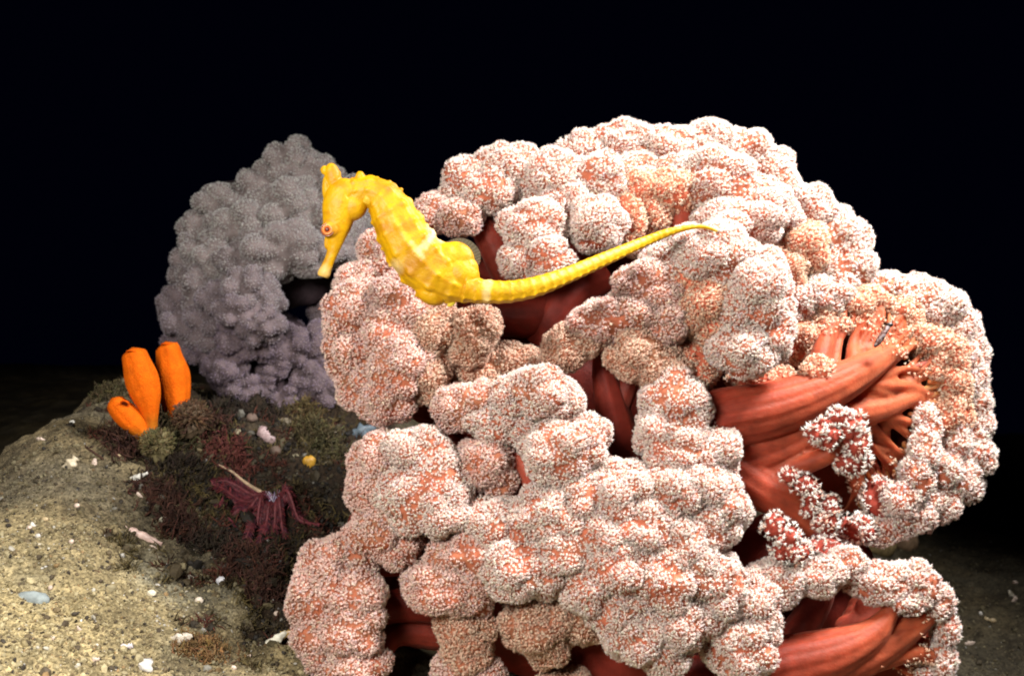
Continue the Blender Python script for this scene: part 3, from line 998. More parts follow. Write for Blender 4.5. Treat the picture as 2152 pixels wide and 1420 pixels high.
def sea_tube(rows, n, seg, flat=.72, rings=0, amp=0.0, ridges=None, rid=0.0, zoff=0):
    """rows: x, y, half width, z.  Deep oval section; bony rings along the length and ridges round it."""
    R = catmull(np.array(rows, float), n)
    p = np.array([spx(x, y, z)[0] for x, y, h, z in R])
    s = np.array([spx(x, y, z)[1] for x, y, h, z in R])
    h = R[:, 2] * s * (.91 if len(ridges or ()) > 4 else .96 if ridges else 1)
    t = nrm(np.gradient(p, axis=0))
    dep = -FWD
    dep = nrm(dep[None] - t * (t @ dep)[:, None])
    up = np.cross(dep, t)
    L = np.r_[0, np.cumsum(np.linalg.norm(np.diff(p, axis=0), axis=1))]
    th = np.linspace(0, 2 * math.pi, seg, endpoint=False)
    ring = np.zeros(n)
    if rings:
        # ring spacing shrinks with the width
        ph = np.cumsum(1 / np.maximum(R[:, 2] * .30 + 4, 4) * np.r_[0, np.linalg.norm(np.diff(R[:, :2], axis=0), axis=1)])
        ph = ph / ph[-1] * rings
        ring = (np.abs(np.cos(ph * math.pi)) ** 5)
    prof = np.ones(seg)
    rr = np.ones((n, seg))
    if ridges:
        rd = np.zeros(seg)
        for a in ridges:
            dd = np.abs((th - math.radians(a) + math.pi) % (2 * math.pi) - math.pi)
            rd = np.maximum(rd, np.exp(-(dd / .13) ** 2))
        rr = 1 - rid * .35 + rid * rd[None] + amp * ring[:, None] * (.55 + 1.0 * rd[None])
    elif amp:
        rr = 1 + amp * ring[:, None] * np.ones(seg)[None]
    v = p[:, None] + h[:, None, None] * rr[..., None] * (np.cos(th)[None, :, None] * up[:, None] + flat * np.sin(th)[None, :, None] * dep[:, None])
    v = v.reshape(-1, 3)
    i = (np.arange(n - 1)[:, None] * seg + np.arange(seg)[None]).ravel()
    j = (np.arange(n - 1)[:, None] * seg + (np.arange(seg)[None] + 1) % seg).ravel()
    f = np.concatenate([np.c_[i, j, j + seg], np.c_[i, j + seg, i + seg]])
    c0, c1 = len(v), len(v) + 1
    v = np.concatenate([v, p[:1], p[-1:]])
    e = [(c0, (q + 1) % seg, q) for q in range(seg)] + [(c1, (n - 1) * seg + q, (n - 1) * seg + (q + 1) % seg) for q in range(seg)]
    return v, np.concatenate([f, np.array(e)])


Z = ZS
BODY = [(722, 408, 26, Z), (748, 404, 31, Z), (775, 402, 34, Z), (800, 414, 40, Z), (820, 440, 48, Z), (838, 474, 54, Z), (858, 510, 58, Z), (884, 545, 60, Z), (915, 574, 58, Z), (948, 595, 45, Z),
        (978, 606, 32, Z), (1002, 611, 27, Z), (1032, 613, 26, Z), (1071, 613, 24.5, Z - 5), (1127, 602, 22.5, Z - 15), (1190, 579, 18.5, Z - 40), (1246, 555, 16.5, Z - 70), (1301, 531, 14, Z - 100),
        (1357, 507, 11.5, Z - 130), (1406, 488, 8.8, Z - 142), (1448, 478, 6, Z - 150), (1481, 477, 4.6, Z - 154), (1508, 486, 3, Z - 156)]
k = 11
bm_ = MB()
v, f = sea_tube(BODY[:k + 2], 240, 72, .70, rings=12, amp=.075, ridges=(0, 48, 90, 128, 180, 232, 270, 312), rid=.05); bm_.add(v, f)
v, f = sea_tube(BODY[k - 1:], 700, 48, .92, rings=34, amp=.10, ridges=(45, 135, 225, 315), rid=.08); bm_.add(v, f)
# head: crown to cheek, then the tube snout
v, f = sea_tube([(742, 400, 26, Z), (722, 408, 33, Z), (714, 430, 36, Z), (711, 458, 33, Z), (707, 482, 28, Z), (705, 502, 20, Z), (702, 520, 14, Z), (694, 543, 11, Z), (686, 562, 12, Z), (681, 575, 13.5, Z), (679, 582, 11, Z)], 160, 48, .74)
bm_.add(v, f)


def ell(x, y, rx, ry, z, rz, rot=0):
    c, s = spx(x, y, z)
    ca, sa = math.cos(math.radians(rot)), math.sin(math.radians(rot))
    v, f = ICO[4]
    q = v * np.array([rx, ry, rz]) * s
    q = np.c_[q[:, 0] * ca - q[:, 1] * sa, q[:, 0] * sa + q[:, 1] * ca, q[:, 2]]
    bm_.add(c + q @ Ax, f)


ell(742, 432, 30, 34, Z, 22, -30)          # gill cover and throat
ell(752, 410, 30, 30, Z, 20)
ell(694, 480, 19, 19, Z + 14, 10)          # raised rim of the near eye
ell(694, 480, 19, 19, Z - 14, 10)
ell(958, 546, 40, 38, Z, 20, -35)
ell(938, 545, 36, 36, Z, 26)
ell(980, 568, 26, 30, Z, 20)          # base of the back fin
ell(965, 575, 44, 36, Z, 27, -20)
ell(905, 618, 34, 22, Z, 22, -25)          # swollen belly
ell(925, 626, 14, 12, Z, 10)
ell(700, 372, 17, 30, Z, 14, 12)           # coronet
ell(720, 398, 26, 22, Z, 17)
ell(686, 398, 9, 30, Z, 10, 2)             # brow ridge
ell(688, 504, 6, 20, Z, 8, -8)
for x, y, r in [(682, 358, 8), (696, 353, 8), (710, 366, 7), (757, 372, 10), (742, 384, 9), (678, 345 + 12, 5)]:
    ell(x, y, r, r * 1.25, Z, r * .9)
for x, y, r in [(785, 371, 7), (814, 379, 7), (841, 395, 7), (863, 418, 7), (882, 443, 7), (900, 470, 8), (915, 489, 11), (930, 505, 9)]:
    ell(x + .1 * (860 - x), y + 4, r * .7, r * .7, Z, r * .7)
for x, y, r in [(786, 455, 6), (793, 490, 6), (800, 525, 6), (816, 560, 6), (842, 592, 7), (873, 622, 7)]:
    ell(x + 4, y - 2, r * .7, r * .7, Z, r * .7)
for sgn in ():
    for x, y, r in [(830, 440, 9), (848, 470, 10), (866, 500, 10), (884, 530, 10), (812, 470, 8), (822, 500, 9), (836, 530, 9), (852, 560, 9), (738, 405, 8), (760, 395, 9), (745, 440, 7)]:
        hz = 38 if x > 780 else 22
        ell(x, y, r, r, Z + sgn * hz, 6)
v, f, m_, c_ = bm_.arrays()
tmp = bpy.data.meshes.new('tmp'); tmp.from_pydata(v.tolist(), [], f.tolist())
to = bpy.data.objects.new('tmp', tmp); col.objects.link(to)
md = to.modifiers.new('r', 'REMESH'); md.mode = 'VOXEL'; md.voxel_size = .00032
m2 = to.modifiers.new('s', 'SMOOTH'); m2.factor = .5; m2.iterations = 4
dg = bpy.context.evaluated_depsgraph_get()
ev = to.evaluated_get(dg); me = ev.to_mesh()
V = np.empty(len(me.vertices) * 3, np.float32); me.vertices.foreach_get('co', V); V = V.reshape(-1, 3).astype(float)
me.calc_loop_triangles()
T = np.empty(len(me.loop_triangles) * 3, np.int32); me.loop_triangles.foreach_get('vertices', T); T = T.reshape(-1, 3)
ev.to_mesh_clear(); bpy.data.objects.remove(to); bpy.data.meshes.remove(tmp)
# skin pattern: yellow with golden saddles and a few white marks, laid out in the animal's own side plane
q = V - CAM
dq = q @ FWD
X = 1076 + (q @ RT) / dq * F
Y = 710 - (q @ UP) / dq * F
yel = np.array([.54, .285, .0008]); gold = np.array([.36, .135, .001]); pale = np.array([.66, .56, .32]); green = np.array([.62, .52, .01])
PV = V * 1000
n = fbm(PV * .16, 3, 8)
c = yel + (gold - yel) * np.clip((n - .48) * 3.0, 0, .65)[:, None]


def seg_d(ax, ay, bx, by):
    t = np.clip(((X - ax) * (bx - ax) + (Y - ay) * (by - ay)) / ((bx - ax) ** 2 + (by - ay) ** 2), 0, 1)
    return np.hypot(X - ax - t * (bx - ax), Y - ay - t * (by - ay))


bc = catmull(np.array(BODY)[:, :3], 500)
tail = np.clip((X - 1050) / 60, 0, 1)
c = c + (np.array([.47, .27, .003]) - c) * (tail * .75)[:, None]
# golden saddles between the bony rings of the trunk
dd = np.full(len(V), 1e9); ti = np.zeros(len(V))
for i in range(0, 260, 2):
    e = np.hypot(X - bc[i, 0], Y - bc[i, 1]); mk = e < dd
    dd[mk] = e[mk]; ti[mk] = i
sad = np.maximum(0, np.sin(ti / 260 * 2 * math.pi * 12)) ** 2 * np.clip((X - 770) / 30, 0, 1) * np.clip((960 - X) / 40, 0, 1) * (np.clip(dd / 40, 0, 1) < .75)
c = c + (gold - c) * (sad * .38)[:, None]
c = c + (pale * np.array([1, .95, .2]) - c) * (np.clip(1 - seg_d(795, 415, 880, 535) / 9, 0, 1) * .35)[:, None]
wob = (fbm(PV * .5, 3, 3) - .5) * 14
for (ax, ay, bx, by, wd, k_) in [(916, 488, 882, 528, 6, .9), (905, 478, 926, 500, 8, 1), (880, 528, 866, 512, 5, .6), (880, 528, 888, 540, 5, .5), (830, 566, 834, 560, 12, .8), (1026, 586, 1022, 628, 7, .8), (682, 572, 690, 582, 13, .6)]:
    m = np.clip(1.5 - (seg_d(ax, ay, bx, by) + wob) / wd * .9, 0, 1) * k_ * .5
    c = c + (pale - c) * m[:, None]
c = c + (np.array([.55, .22, .004]) - c) * (np.clip(1 - seg_d(725, 375, 752, 378) / 14, 0, 1) * .6)[:, None]
c = c + (np.array([.50, .22, .01]) - c) * (np.clip(1.3 - np.abs(np.hypot(X - 689, Y - 482) - 18) / 3, 0, 1) * (Y < 492) * .8)[:, None]
base = spx(900, 640, Z)[0]
root = empty('seahorse', base)
tag(root, 'bright yellow seahorse with curved neck resting its tail on the pink coral', 'seahorse')
MB().add(V, T, 0, c).build('body', M_SEA, root)
# eyes: ringed orange iris, dark pupil
for sg in (1, -1):
    ce, s = spx(689, 483, Z + sg * 16.5)
    v, f = ICO[4]
    e = MB(); e.add(ce + (v * np.array([13.5, 13.5, 9]) * s) @ Ax, f, 0, (.52, .12, .02))
    eo = e.build('eye', M_EYE, root)
    t = np.linspace(0, 2 * math.pi, 41)
    ring = np.array([[*(ce + (np.array([13 * math.cos(a), 13 * math.sin(a), sg * 3.2]) * s) @ Ax), 2.0 * s] for a in t])
    v2, f2 = tube(ring, n=60, seg=8)
    MB().add(v2, f2, 0, (.16, .035, .006)).build('eye_ring', M_EYE, eo)
    r2 = np.array([[*(ce + (np.array([9 * math.cos(a), 9 * math.sin(a), sg * 7.0]) * s) @ Ax), 1.5 * s] for a in t])
    v2, f2 = tube(r2, n=60, seg=8)
    MB().add(v2, f2, 0, (.70, .24, .07)).build('iris', M_EYE, eo)
    v, f = ICO[3]
    MB().add(ce + (v * np.array([5.2, 5.2, 2.6]) * s) @ Ax + (np.array([0, 0, sg * 7.6]) * s) @ Ax, f, 0, (.10, .015, .008)).build('pupil', M_EYE, eo)
# dorsal fin: thin fan of rays on the back
mf, nt, p, out = mat('fin_membrane')
at = nd(nt, 'ShaderNodeAttribute', attribute_name='tint')
nt.links.new(at.outputs['Color'], p.inputs['Base Color'])
p.inputs['Roughness'].default_value = .5
p.inputs['Transmission Weight'].default_value = 0
tr = nd(nt, 'ShaderNodeBsdfTransparent'); ms = nd(nt, 'ShaderNodeMixShader'); ms.inputs[0].default_value = .88
nt.links.new(tr.outputs[0], ms.inputs[2]); nt.links.new(p.outputs[0], ms.inputs[1]); nt.links.new(ms.outputs[0], out.inputs['Surface'])
A0 = catmull(np.array([(936, 518, 0), (958, 514, 0), (978, 520, 0), (990, 536, 0), (990, 556, 0), (986, 570, 0)], float), 60)
A1 = catmull(np.array([(938, 508, 0), (964, 500, 0), (990, 507, 0), (1008, 528, 0), (1009, 550, 0), (998, 567, 0)], float), 60)
fv, fc = [], []
for side in (1, -1):
    for i in range(60):
        for j in range(6):
            u = j / 5
            rip = math.sin(i * 1.9) * .7 * (1 - .3 * u) + side * .9 * (1 - u * .7)
            fv.append(spx(A0[i, 0] * (1 - u) + A1[i, 0] * u, A0[i, 1] * (1 - u) + A1[i, 1] * u, Z + rip)[0])
            kk = .5 + .5 * math.sin(i * 1.9)
            fc.append(np.array([.80, .62, .08]) * (1 - min(1, u * 2.2)) + np.array([.42, .34, .20]) * min(1, u * 2.2) * (.92 + .12 * kk))
q = []
for sd in (0, 360):
    for i in range(59):
        for j in range(5):
            a = sd + i * 6 + j
            q.append((a, a + 1, a + 7, a + 6) if sd else (a, a + 6, a + 7, a + 1))
MB().add(fv, q, 0, np.array(fc)).build('dorsal_fin', mf, root)
# small pectoral fin behind the cheek, anal fin under the belly
for nm, (cx, cy), ang, rr in [('pectoral_fin', (762, 424), 20, 15), ('anal_fin', (945, 630), -70, 14)]:
    for sg in ((1, -1) if nm == 'pectoral_fin' else (0,)):
        fv, q = [], []
        for i in range(13):
            a = math.radians(ang - 45 + 90 * i / 12)
            for j in range(2):
                for th in (0, 1):
                    r = 2 + (rr - 2) * j
                    fv.append(spx(cx + r * math.cos(a), cy - r * math.sin(a), Z + sg * 27 + (th - .5) * 1.6 + math.sin(i * 2.1) * .8 * j)[0])
        for i in range(12):
            o = i * 4
            q += [(o, o + 2, o + 6, o + 4), (o + 1, o + 5, o + 7, o + 3), (o + 2, o + 3, o + 7, o + 6)]
        MB().add(fv, q, 0, (.80, .62, .06)).build(nm, mf if nm != 'anal_fin' else M_SEA, root)

# ------------------------------------------------------------------ orange tube sponges
def sponge_tube(rows, D, mouth=True):
    """closed blunt tube with a sunken mouth at its first point: x, y, r"""
    P = [[*Wp(x, y, D - z * D / F), r * D / F] for x, y, r, z in rows]
    v, f = tube(P, n=60, seg=40, ridge=.03, nr=4, wob=.045)
    c = np.ones((len(v), 3))
    return v, f, c


sp = empty('tube_sponge', ground_hit(np.array([315.]), np.array([905.]))[0][0])
tag(sp, 'pair of tall upright orange tube sponges side by side on the mound', 'sponge', 'orange tube sponges')
DS = .605
v, f, c = sponge_tube([(281, 739, 21, 10), (283, 745, 26, 10), (288, 762, 29, 10), (298, 795, 33, 10), (308, 830, 28, 10), (315, 862, 18, 8), (318, 890, 13, 4), (320, 925, 13, 0), (322, 965, 15, -4)], DS)
y_ = 710 - ((v - CAM) @ UP) / ((v - CAM) @ FWD) * F
c = c + (np.array([.55, 1.1, 4]) - c) * np.clip((y_ - 862) / 35, 0, .8)[:, None]
t1 = MB().add(v, f, 0, c).build('tube', M_ORANGE, sp)
t1['label'] = 'slender slanting orange tube narrowing to a pale stalk'
v, f, c = sponge_tube([(351, 726, 20, -6), (353, 732, 25, -6), (356, 750, 27, -6), (363, 785, 33, -8), (368, 820, 31, -10), (369, 848, 27, -8), (367, 876, 20, -8), (362, 905, 15, -8)], DS + .028)
t2 = MB().add(v, f, 0, c).build('tube', M_ORANGE, sp)
t2['label'] = 'broad oval orange tube'
v, f = ICO[4]


def mouth(x, y, z, D, r, par, tilt):
    ce = Wp(x, y, D - z * D / F); s = D / F
    t = np.linspace(0, 2 * math.pi, 30)
    e1, e2 = Ax[0], nrm(Ax[2] * math.cos(tilt) + Ax[1] * math.sin(tilt))
    ring = np.array([[*(ce + (e1 * math.cos(a) + e2 * math.sin(a)) * r * s), 1.8 * s] for a in t])
    a, b_ = tube(ring, n=40, seg=8)
    mo = MB().add(a, b_, 0, (1, .85, 1)).build('mouth_rim', M_ORANGE, par)
    dv, df = ICO[3]
    dn = nrm(np.cross(e1, e2))
    q = (dv[:, :1] * e1 + dv[:, 1:2] * e2) * (r - 1) * s + dv[:, 2:] * dn * 1.2 * s
    MB().add(ce + q, df, 0, (.18, .12, 1)).build('mouth', M_ORANGE, par)


mouth(278, 741, 26, DS, 11, t1, .45)
mouth(351, 725, 6, DS + .028, 11, t2, .3)
sp2 = empty('tube_sponge', ground_hit(np.array([292.]), np.array([915.]))[0][0])
tag(sp2, 'short orange tube sponge leaning to the left below the taller pair', 'sponge', 'orange tube sponges')
v, f, c = sponge_tube([(239, 841, 14, 20), (243, 846, 20, 20), (252, 858, 23, 20), (268, 874, 24, 20), (284, 890, 22, 18), (296, 905, 18, 14), (307, 925, 15, 8), (315, 960, 14, 0)], DS)
y_ = 710 - ((v - CAM) @ UP) / ((v - CAM) @ FWD) * F
c = c + (np.array([.5, 1.2, 5]) - c) * np.clip((y_ - 893) / 30, 0, .8)[:, None]
t3 = MB().add(v, f, 0, c).build('tube', M_ORANGE, sp2)
mouth(262, 848, 40, DS, 8, t3, .9)


# ------------------------------------------------------------------ small things on the seabed
def gpt(x, y):
    P, h, t = ground_hit(np.array([float(x)]), np.array([float(y)]))
    return P[0], t[0] / F


def blob(x, y, rx, ry, rz, colr, name, mate, label, cat, group=None, seed=0, lvl=3, lift=.4, rough=.35, D=None):
    P, s = (Wp(x, y, D), D / F) if D else gpt(x, y)
    v, f = ICO[lvl]
    v = v * (1 + rough * (fbm(v * 1.7 + seed * 5.3, 3, seed)[:, None] - .5))
    q = (v * np.array([rx, ry, rz]) * s) @ Ax
    b = MB(); b.add(P + q + np.array([0, 0, ry * s * lift]), f, 0, np.array(colr) * (.8 + .4 * vnoise(v * 3, seed)[:, None]))
    o = b.build(name, mate)
    return tag(o, label, cat, group)


blob(650, 984, 13, 15, 11, (.46, .25, .03), 'sponge', M_ORANGE if False else M_SHELL, 'tiny round yellow sponge in the dark rubble', 'sponge', seed=4, lift=.9, rough=.7)
blob(1848, 1158, 34, 28, 26, (.30, .22, .10), 'sea_squirt', M_GRIT, 'tan lump wedged under the right edge of the pink coral', 'sea squirt', seed=5)
blob(1900, 1150, 28, 30, 26, (.34, .22, .13), 'sea_squirt', M_GRIT, 'round pinkish tan lump to the right of the tan lump', 'sea squirt', seed=6, rough=.15)


def shard(x, y, L, Wd, ang, colr, name, label, cat, group=None, seed=0, curve=.3, lift=2):
    """broken piece of shell or stick: a curved flake with thickness"""
    P, s = gpt(x, y)
    n = 14
    u = np.linspace(-1, 1, n)
    rng = np.random.default_rng(seed)
    wv = Wd * .5 * (1 - .55 * u ** 2 + .18 * rng.normal(size=n))
    ca, sa = math.cos(math.radians(ang)), math.sin(math.radians(ang))
    rows = []
    for k_ in range(n):
        for a in np.linspace(0, 2 * math.pi, 10, endpoint=False):
            lx, ly, lz = u[k_] * L * .5, math.cos(a) * wv[k_], math.sin(a) * wv[k_] * .45 + curve * wv.max() * (1 - u[k_] ** 2)
            rows.append(P + (np.array([lx * ca - ly * sa, lx * sa + ly * ca, lz + lift]) * s) @ Ax)
    rows = np.array(rows) + (fbm(np.array(rows) * 500, 2, seed)[:, None] - .5) * s * Wd * .22
    f = []
    for k_ in range(n - 1):
        for j in range(10):
            f.append((k_ * 10 + j, k_ * 10 + (j + 1) % 10, k_ * 10 + 10 + (j + 1) % 10, k_ * 10 + 10 + j))
    b = MB(); cc = np.array(colr) * (.7 + .6 * vnoise(rows * 700, seed)[:, None])
    v0, v1 = rows[:10].mean(0), rows[-10:].mean(0)
    m = len(rows)
    tri = [(m, (j + 1) % 10, j) for j in range(10)] + [(m + 1, m - 10 + j, m - 10 + (j + 1) % 10) for j in range(10)]
    f = np.array(f); f = np.concatenate([f[:, [0, 1, 2]], f[:, [0, 2, 3]], np.array(tri)])
    b.add(np.vstack([rows, v0, v1]), f, 0, np.vstack([cc, cc[:1], cc[-1:]]))
    return tag(b.build(name, M_SHELL), label, cat, group)


shard(293, 1110, 100, 24, -22, (.62, .44, .38), 'shell_fragment', 'long pink and white shell fragment lying on the open sand', 'shell', seed=1)
shard(565, 1345, 96, 22, 38, (.62, .59, .48), 'coral_rubble', 'knobbly white stick of dead coral at the foot of the pink coral', 'dead coral', seed=2)
shard(600, 1335, 40, 34, 50, (.40, .25, .07), 'sponge', 'ochre yellow lump touching the white coral stick', 'sponge', seed=12)
shard(745, 912, 96, 26, 20, (.085, .115, .14), 'slate_fragment', 'dark blue grey slab poking out beside the pink coral', 'stone', seed=3)
shard(560, 925, 44, 26, -50, (.34, .24, .24), 'shell_fragment', 'dull mauve shell half in the dark rubble', 'shell', seed=4)
shard(148, 972, 46, 26, 55, (.46, .39, .27), 'shell_fragment', 'cream shell chip at the crest of the sand mound', 'shell', seed=5)
shard(285, 1010, 60, 12, 25, (.60, .58, .52), 'shell_fragment', 'thin silvery shell sliver on the sand below the sponges', 'shell', seed=6)
shard(375, 1342, 62, 22, 12, (.50, .44, .36), 'shell_fragment', 'flat pale shell flake shading a dark hollow near the bottom edge', 'shell', seed=7)
shard(307, 1410, 40, 30, 70, (.60, .57, .52), 'shell_fragment', 'broken white shell standing up at the bottom edge', 'shell', seed=8)
shard(262, 1355, 34, 16, 10, (.66, .60, .62), 'shell_fragment', 'small lilac white shell chip on open sand near the bottom', 'shell', seed=9)
blob(418, 1258, 9, 8, 7, (.78, .68, .56), 'pebble', M_SHELL, 'round cream pebble on the sand beneath the brown algae', 'pebble', seed=31)
blob(465, 1235, 10, 10, 8, (.62, .62, .66), 'pebble', M_SHELL, 'pale grey blue pebble half buried in brown algae', 'pebble', seed=32)
blob(318, 1243, 10, 8, 7, (.66, .60, .46), 'pebble', M_SHELL, 'cream pebble alone in the middle of the open sand', 'pebble', seed=33)
blob(345, 1092, 10, 9, 8, (.62, .58, .44), 'pebble', M_SHELL, 'cream pebble just above the long pink shell fragment', 'pebble', seed=34)
blob(152, 886, 6, 4, 4, (.8, .78, .72), 'pebble', M_SHELL, 'tiny bright white chip on the dark mound left of the sponges', 'pebble', seed=35)
blob(62, 1245, 42, 20, 14, (.26, .30, .30), 'stone', M_GRIT, 'flat blue grey stone buried in the sand at far left', 'stone', seed=36, lift=-.3)
blob(402, 888, 30, 36, 22, (.11, .075, .045), 'stone', M_GRIT, 'brown overgrown stone at the foot of the broad orange tube', 'stone', seed=41, lift=.2, rough=1.1, D=.622, lvl=4)
blob(330, 942, 26, 32, 20, (.15, .125, .06), 'stone', M_GRIT, 'olive stone below the pale stalk of the orange sponges', 'stone', seed=42, lift=.2, rough=1.1, D=.598, lvl=4)
rng = np.random.default_rng(77)
for i in range(34):
    x, y = rng.uniform(15, 620), rng.uniform(900, 1412)
    if i > 25:
        x, y = rng.uniform(1960, 2150), rng.uniform(1150, 1415)
    elif x + y * .35 < 360 or (x > 440 and y < 1240):
        x, y = rng.uniform(60, 430), rng.uniform(1010, 1400)
    cc = [(.58, .52, .40), (.50, .47, .42), (.42, .32, .18), (.56, .44, .36)][rng.integers(4)]
    right = i > 25
    if i % 2:
        shard(x, y, rng.uniform(10, 24), rng.uniform(6, 12), rng.uniform(0, 180), cc, 'shell_fragment',
              'tiny pale shell chip on the dark sand right of the coral' if right else 'tiny pale shell chip scattered on the sandy mound at left', 'shell',
              'shell chips on the dark right hand sand' if right else 'shell chips on the sandy mound', seed=100 + i, lift=1)
    else:
        blob(x, y, rng.uniform(4, 8), rng.uniform(3, 6), 5, cc, 'pebble', M_SHELL,
             'tiny pale pebble on the dark sand right of the coral' if right else 'tiny pale pebble scattered on the sandy mound at left', 'pebble',
             'pebbles on the dark right hand sand' if right else 'pebbles on the sandy mound', seed=100 + i, lvl=2)


def tuft(x, y, R, H, colr, label, seed, n=170, group='algae tufts in the rubble', D=None):
    """bushy tuft of branching filaments"""
    P, s = (Wp(x, y, D), D / F) if D else gpt(x, y)
    rng = np.random.default_rng(seed)
    b = MB()
    for i in range(int(n * 1.7)):
        a = rng.uniform(0, 6.283); e = rng.uniform(.15, 1.25)
        d = np.array([math.cos(a) * math.sin(e), math.sin(a) * math.sin(e), math.cos(e)])
        L = H * s * rng.uniform(.3, 1.0)
        p0 = P + np.array([rng.normal() * R * .62 * s, rng.normal() * R * .5 * s, -2 * s])
        if D:       # growing all over a stone
            d = nrm(d + rng.normal(size=3) * .5)
            p0 = P + d * R * .62 * s
        else:
            p0[2] = ground_z(p0[:1], p0[1:2])[0]
        rows = []
        for k_ in range(4):
            u = k_ / 3
            j = rng.normal(size=3) * L * .14 * (k_ > 0)
            rows.append([*(p0 + d * L * u + j), (1.5 * (1 - u) + .7) * s * rng.uniform(.7, 1.4)])
        v, f = tube(rows, n=8, seg=4)
        b.add(v, f, 0, np.clip(np.array(colr) * rng.uniform(.5, 1.7) * (.85 + .3 * rng.random(3)), 0, 1))
        if i % 2 == 0:
            for q in range(2):
                st = np.array(rows[1 + q][:3]); d2 = nrm(d + rng.normal(size=3) * .8)
                v, f = tube([[*st, 1.2 * s], [*(st + d2 * L * .25), 1.0 * s], [*(st + d2 * L * .42 + rng.normal(size=3) * L * .06), .5 * s]], n=5, seg=4)
                b.add(v, f, 0, np.clip(np.array(colr) * rng.uniform(.6, 1.8), 0, 1))
    return tag(b.build('algae_tuft', M_ALGA, origin=P), label, 'algae', group)


RB_, OL, DKB = (.055, .024, .016), (.07, .055, .024), (.028, .019, .012)
TUFTS = [
    (425, 905, 46, 46, RB_, 'reddish brown algae tuft right of the orange sponges'),
    (392, 900, 36, 62, OL, 'olive algae tuft at the foot of the broad orange tube'),
    (350, 938, 40, 56, OL, 'olive yellow algae tuft in front of the pale sponge stalk'),
    (283, 946, 40, 56, RB_, 'red brown algae tuft under the leaning orange sponge'),
    (232, 832, 26, 20, OL, 'olive algae tuft topping the mound left of the sponges'),
    (375, 1010, 46, 44, DKB, 'dark brown algae tuft left of the red feather star'),
    (345, 1050, 40, 34, RB_, 'maroon algae tuft between long pink shell and sponges'),
    (385, 1115, 40, 44, RB_, 'rusty algae tuft at the end of the long pink shell fragment'),
    (440, 1150, 46, 44, DKB, 'dark maroon algae tuft below the red feather star'),
    (515, 1205, 46, 44, RB_, 'rusty brown algae tuft beside the lower left coral lobes'),
    (565, 1265, 34, 34, RB_, 'red brown algae tuft above the white dead coral stick'),
    (590, 1160, 46, 34, DKB, 'blackish algae tuft in the gap beneath the feather star'),
    (470, 870, 40, 34, DKB, 'dark brown algae tuft below the grey coral'),
    (560, 880, 40, 28, DKB, 'dark algae tuft behind the mauve shell'),
    (640, 880, 40, 34, (.12, .085, .035), 'brown algae tuft between grey and pink corals'),
    (700, 950, 34, 34, (.09, .075, .035), 'olive brown algae tuft next to the blue grey slab'),
    (660, 930, 30, 30, OL, 'pale olive algae tuft above the tiny yellow sponge'),
    (480, 960, 34, 34, (.12, .035, .028), 'red algae tuft at the upper left tip of the feather star'),
    (430, 1365, 46, 26, (.16, .09, .035), 'low ochre algae tuft by the flat pale shell near the bottom'),
]
for i, (x, y, R, H, cc, lb) in enumerate(TUFTS):
    tuft(x, y, R, H, cc, lb, 200 + i)
tuft(402, 884, 40, 22, (.10, .055, .03), 'brown algae tuft coating the stone at the foot of the broad orange tube', 251, n=330, D=.622)
tuft(330, 938, 36, 20, (.13, .105, .045), 'olive algae tuft coating the stone below the pale sponge stalk', 252, n=300, D=.598)
for i, (x, y, r_) in enumerate([(600, 905, 14), (530, 900, 12), (500, 920, 10), (690, 985, 14), (580, 950, 12), (620, 960, 10), (700, 905, 12)]):
    blob(x, y, r_, r_ * .8, r_, [(.16, .13, .09), (.13, .09, .07), (.22, .19, .12)][i % 3], 'pebble', M_GRIT, 'small brown stone in the dark rubble between the corals', 'pebble', 'stones in the dark rubble', seed=300 + i)

# ------------------------------------------------------------------ dark red feather star
P0, s = gpt(585, 1030)
P0 = P0 - FWD * .014 + np.array([0, 0, .004])
star = empty('feather_star', P0)
tag(star, 'dark red feather star with purple white centre spread over the rubble', 'feather star')
b = MB()
rng = np.random.default_rng(9)
for i in range(160):
    d = nrm(np.array([rng.normal(), -abs(rng.normal()) * .6, abs(rng.normal()) + .2]))
    p1 = P0 + np.array([rng.normal() * 10, rng.normal() * 6, rng.normal() * 5]) * s
    v, f = tube([[*p1, 1.5 * s], [*(p1 + d * 12 * s), 1.2 * s], [*(p1 + d * 22 * s), .5 * s]], n=5, seg=4)
    b.add(v, f, 0, [(.42, .38, .52), (.30, .22, .40), (.55, .52, .60), (.20, .06, .10)][rng.integers(4)])
v, f = ICO[3]
b.add(P0 + (v * np.array([17, 13, 12]) * s) @ Ax, f, 0, (.22, .17, .30))
b.build('central_disc', M_STAR, star)
ARMS = [(-122, 48, 0), (-130, 16, 1), (-128, -18, 1), (-118, -52, 1), (-98, -82, 1), (-70, -100, 1), (-40, -104, 1), (-8, -104, 1), (22, -84, 1), (52, -62, 1), (86, -104, 0)]
WEB = []
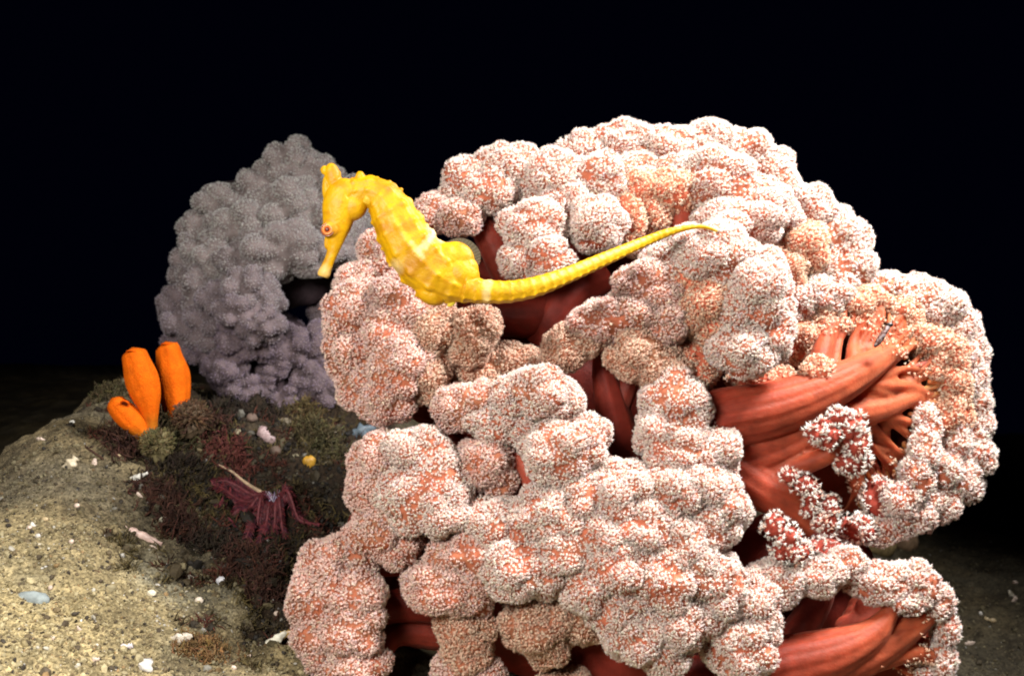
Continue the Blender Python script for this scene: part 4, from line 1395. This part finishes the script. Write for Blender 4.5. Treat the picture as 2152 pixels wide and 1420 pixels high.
for i, (dx, dy, wv) in enumerate(ARMS):
    b = MB()
    pts = []
    for u in np.linspace(0, 1, 6):
        x_, y_ = 585 + dx * u + 6 * math.sin(u * 3.1 + i), 1030 - dy * u
        g_, gs = gpt(x_, y_)
        ly = (8 + 15 * math.sin(min(1, u * 1.15) * math.pi) + 10 * (1 - u) + 5) * gs
        pts.append([*(g_ - FWD * ly + UP * ly * .5), (3.6 * (1 - u) + 1.6) * gs])
    v, f = tube(pts, n=24, seg=8)
    b.add(v, f, 0, (.12, .025, .03) if i != 0 else (.38, .27, .17))
    WEB.append(catmull(np.array(pts), 30)[:, :3])
    Q = catmull(np.array(pts), 56)
    nr_ = nrm(-FWD + UP * .8)
    for j in range(2, 56):
        t = nrm(Q[min(j + 1, 55), :3] - Q[j - 1, :3])
        sd = nrm(np.cross(t, nr_))
        for sg in (1, -1):
            ln = (4 + 9 * (j / 56) ** .8) * s * rng.uniform(.7, 1.3) * (1 if wv else .35)
            d = nrm(sd * sg + t * .5 + nr_ * rng.uniform(-.45, .1))
            v, f = tube([[*Q[j, :3], 1.3 * s], [*(Q[j, :3] + d * ln * .6), 1.3 * s], [*(Q[j, :3] + d * ln + t * ln * .2), .6 * s]], n=5, seg=4)
            b.add(v, f, 0, np.array([(.085, .012, .018), (.12, .018, .02), (.05, .008, .018)][rng.integers(3)]) * rng.uniform(.6, 1.3))
    b.build('arm', M_STAR, star)

# maroon tissue stretched between the arms
b = MB()
for i in range(len(WEB) - 1):
    A_, B_ = WEB[i], WEB[i + 1]
    g = np.zeros((28, 13, 3)); cc = np.zeros((28, 13, 3))
    for v_ in range(13):
        t = v_ / 12
        edge = 1 - .30 * math.sin(t * math.pi) ** .7 - .05 * rng.random()
        for u_ in range(28):
            w_ = u_ / 27 * edge * 29
            k = min(int(w_), 28); fr = w_ - k
            pa = A_[k] * (1 - fr) + A_[k + 1] * fr; pb = B_[k] * (1 - fr) + B_[k + 1] * fr
            g[u_, v_] = pa * (1 - t) + pb * t + FWD * s * (5 * math.sin(t * math.pi) * u_ / 27 + 1.3 * math.sin(v_ * 2.6) * u_ / 27)
            cc[u_, v_] = np.array([.085, .014, .02]) * (1 + .6 * math.sin(v_ * 2.6)) * (.7 + .6 * rng.random())
    n0 = 28 * 13
    th = np.concatenate([g.reshape(-1, 3), g.reshape(-1, 3) + FWD * .8 * s])
    f = []
    for u_ in range(27):
        for v_ in range(12):
            o = u_ * 13 + v_
            f += [(o, o + 1, o + 14, o + 13), (n0 + o, n0 + o + 13, n0 + o + 14, n0 + o + 1)]
    for v_ in range(12):
        o = 27 * 13 + v_
        f.append((o, o + 1, n0 + o + 1, n0 + o))
    b.add(th, f, 0, np.concatenate([cc.reshape(-1, 3)] * 2))
b.build('web', M_STAR, star)

# ------------------------------------------------------------------ tiny speckled shrimp resting in the fan
d = D0 - 30 * 1.35 * D0 / F
s = d / F
b = MB()
rows = [(1838, 728, 3), (1846, 718, 6), (1853, 707, 7), (1860, 696, 6), (1868, 685, 4), (1872, 680, 2)]
v, f = tube([[*Wp(x, y, d), r * s] for x, y, r in rows], n=40, seg=16, wob=.08)
cc = np.where((vnoise((v - CAM) * 900, 5) > .5)[:, None], np.array([.22, .17, .17]), np.array([.09, .03, .02]))
b.add(v, f, 0, cc)
for i in range(10):
    x, y = 1842 + i * 2.7, 722 - i * 3.8
    sg = 1 if i % 2 else -1
    v, f = tube([[*Wp(x, y, d), 1.2 * s], [*Wp(x + sg * 7, y + sg * 5, d - .001), 1 * s], [*Wp(x + sg * 11, y + sg * 13, d + .001), .5 * s]], n=7, seg=5)
    b.add(v, f, 0, (.25, .12, .07))
sh = empty('shrimp', Wp(1855, 705, d))
tag(sh, 'tiny grey speckled shrimp with dark tail inside the coral fan', 'shrimp')
b.build('body', M_SHELL, sh)
v, f = ICO[3]
MB().add(Wp(1870, 682, d) + (v * np.array([7, 5, 5]) * s) @ Ax, f, 0, (.012, .01, .01)).build('tail', M_SHELL, sh)
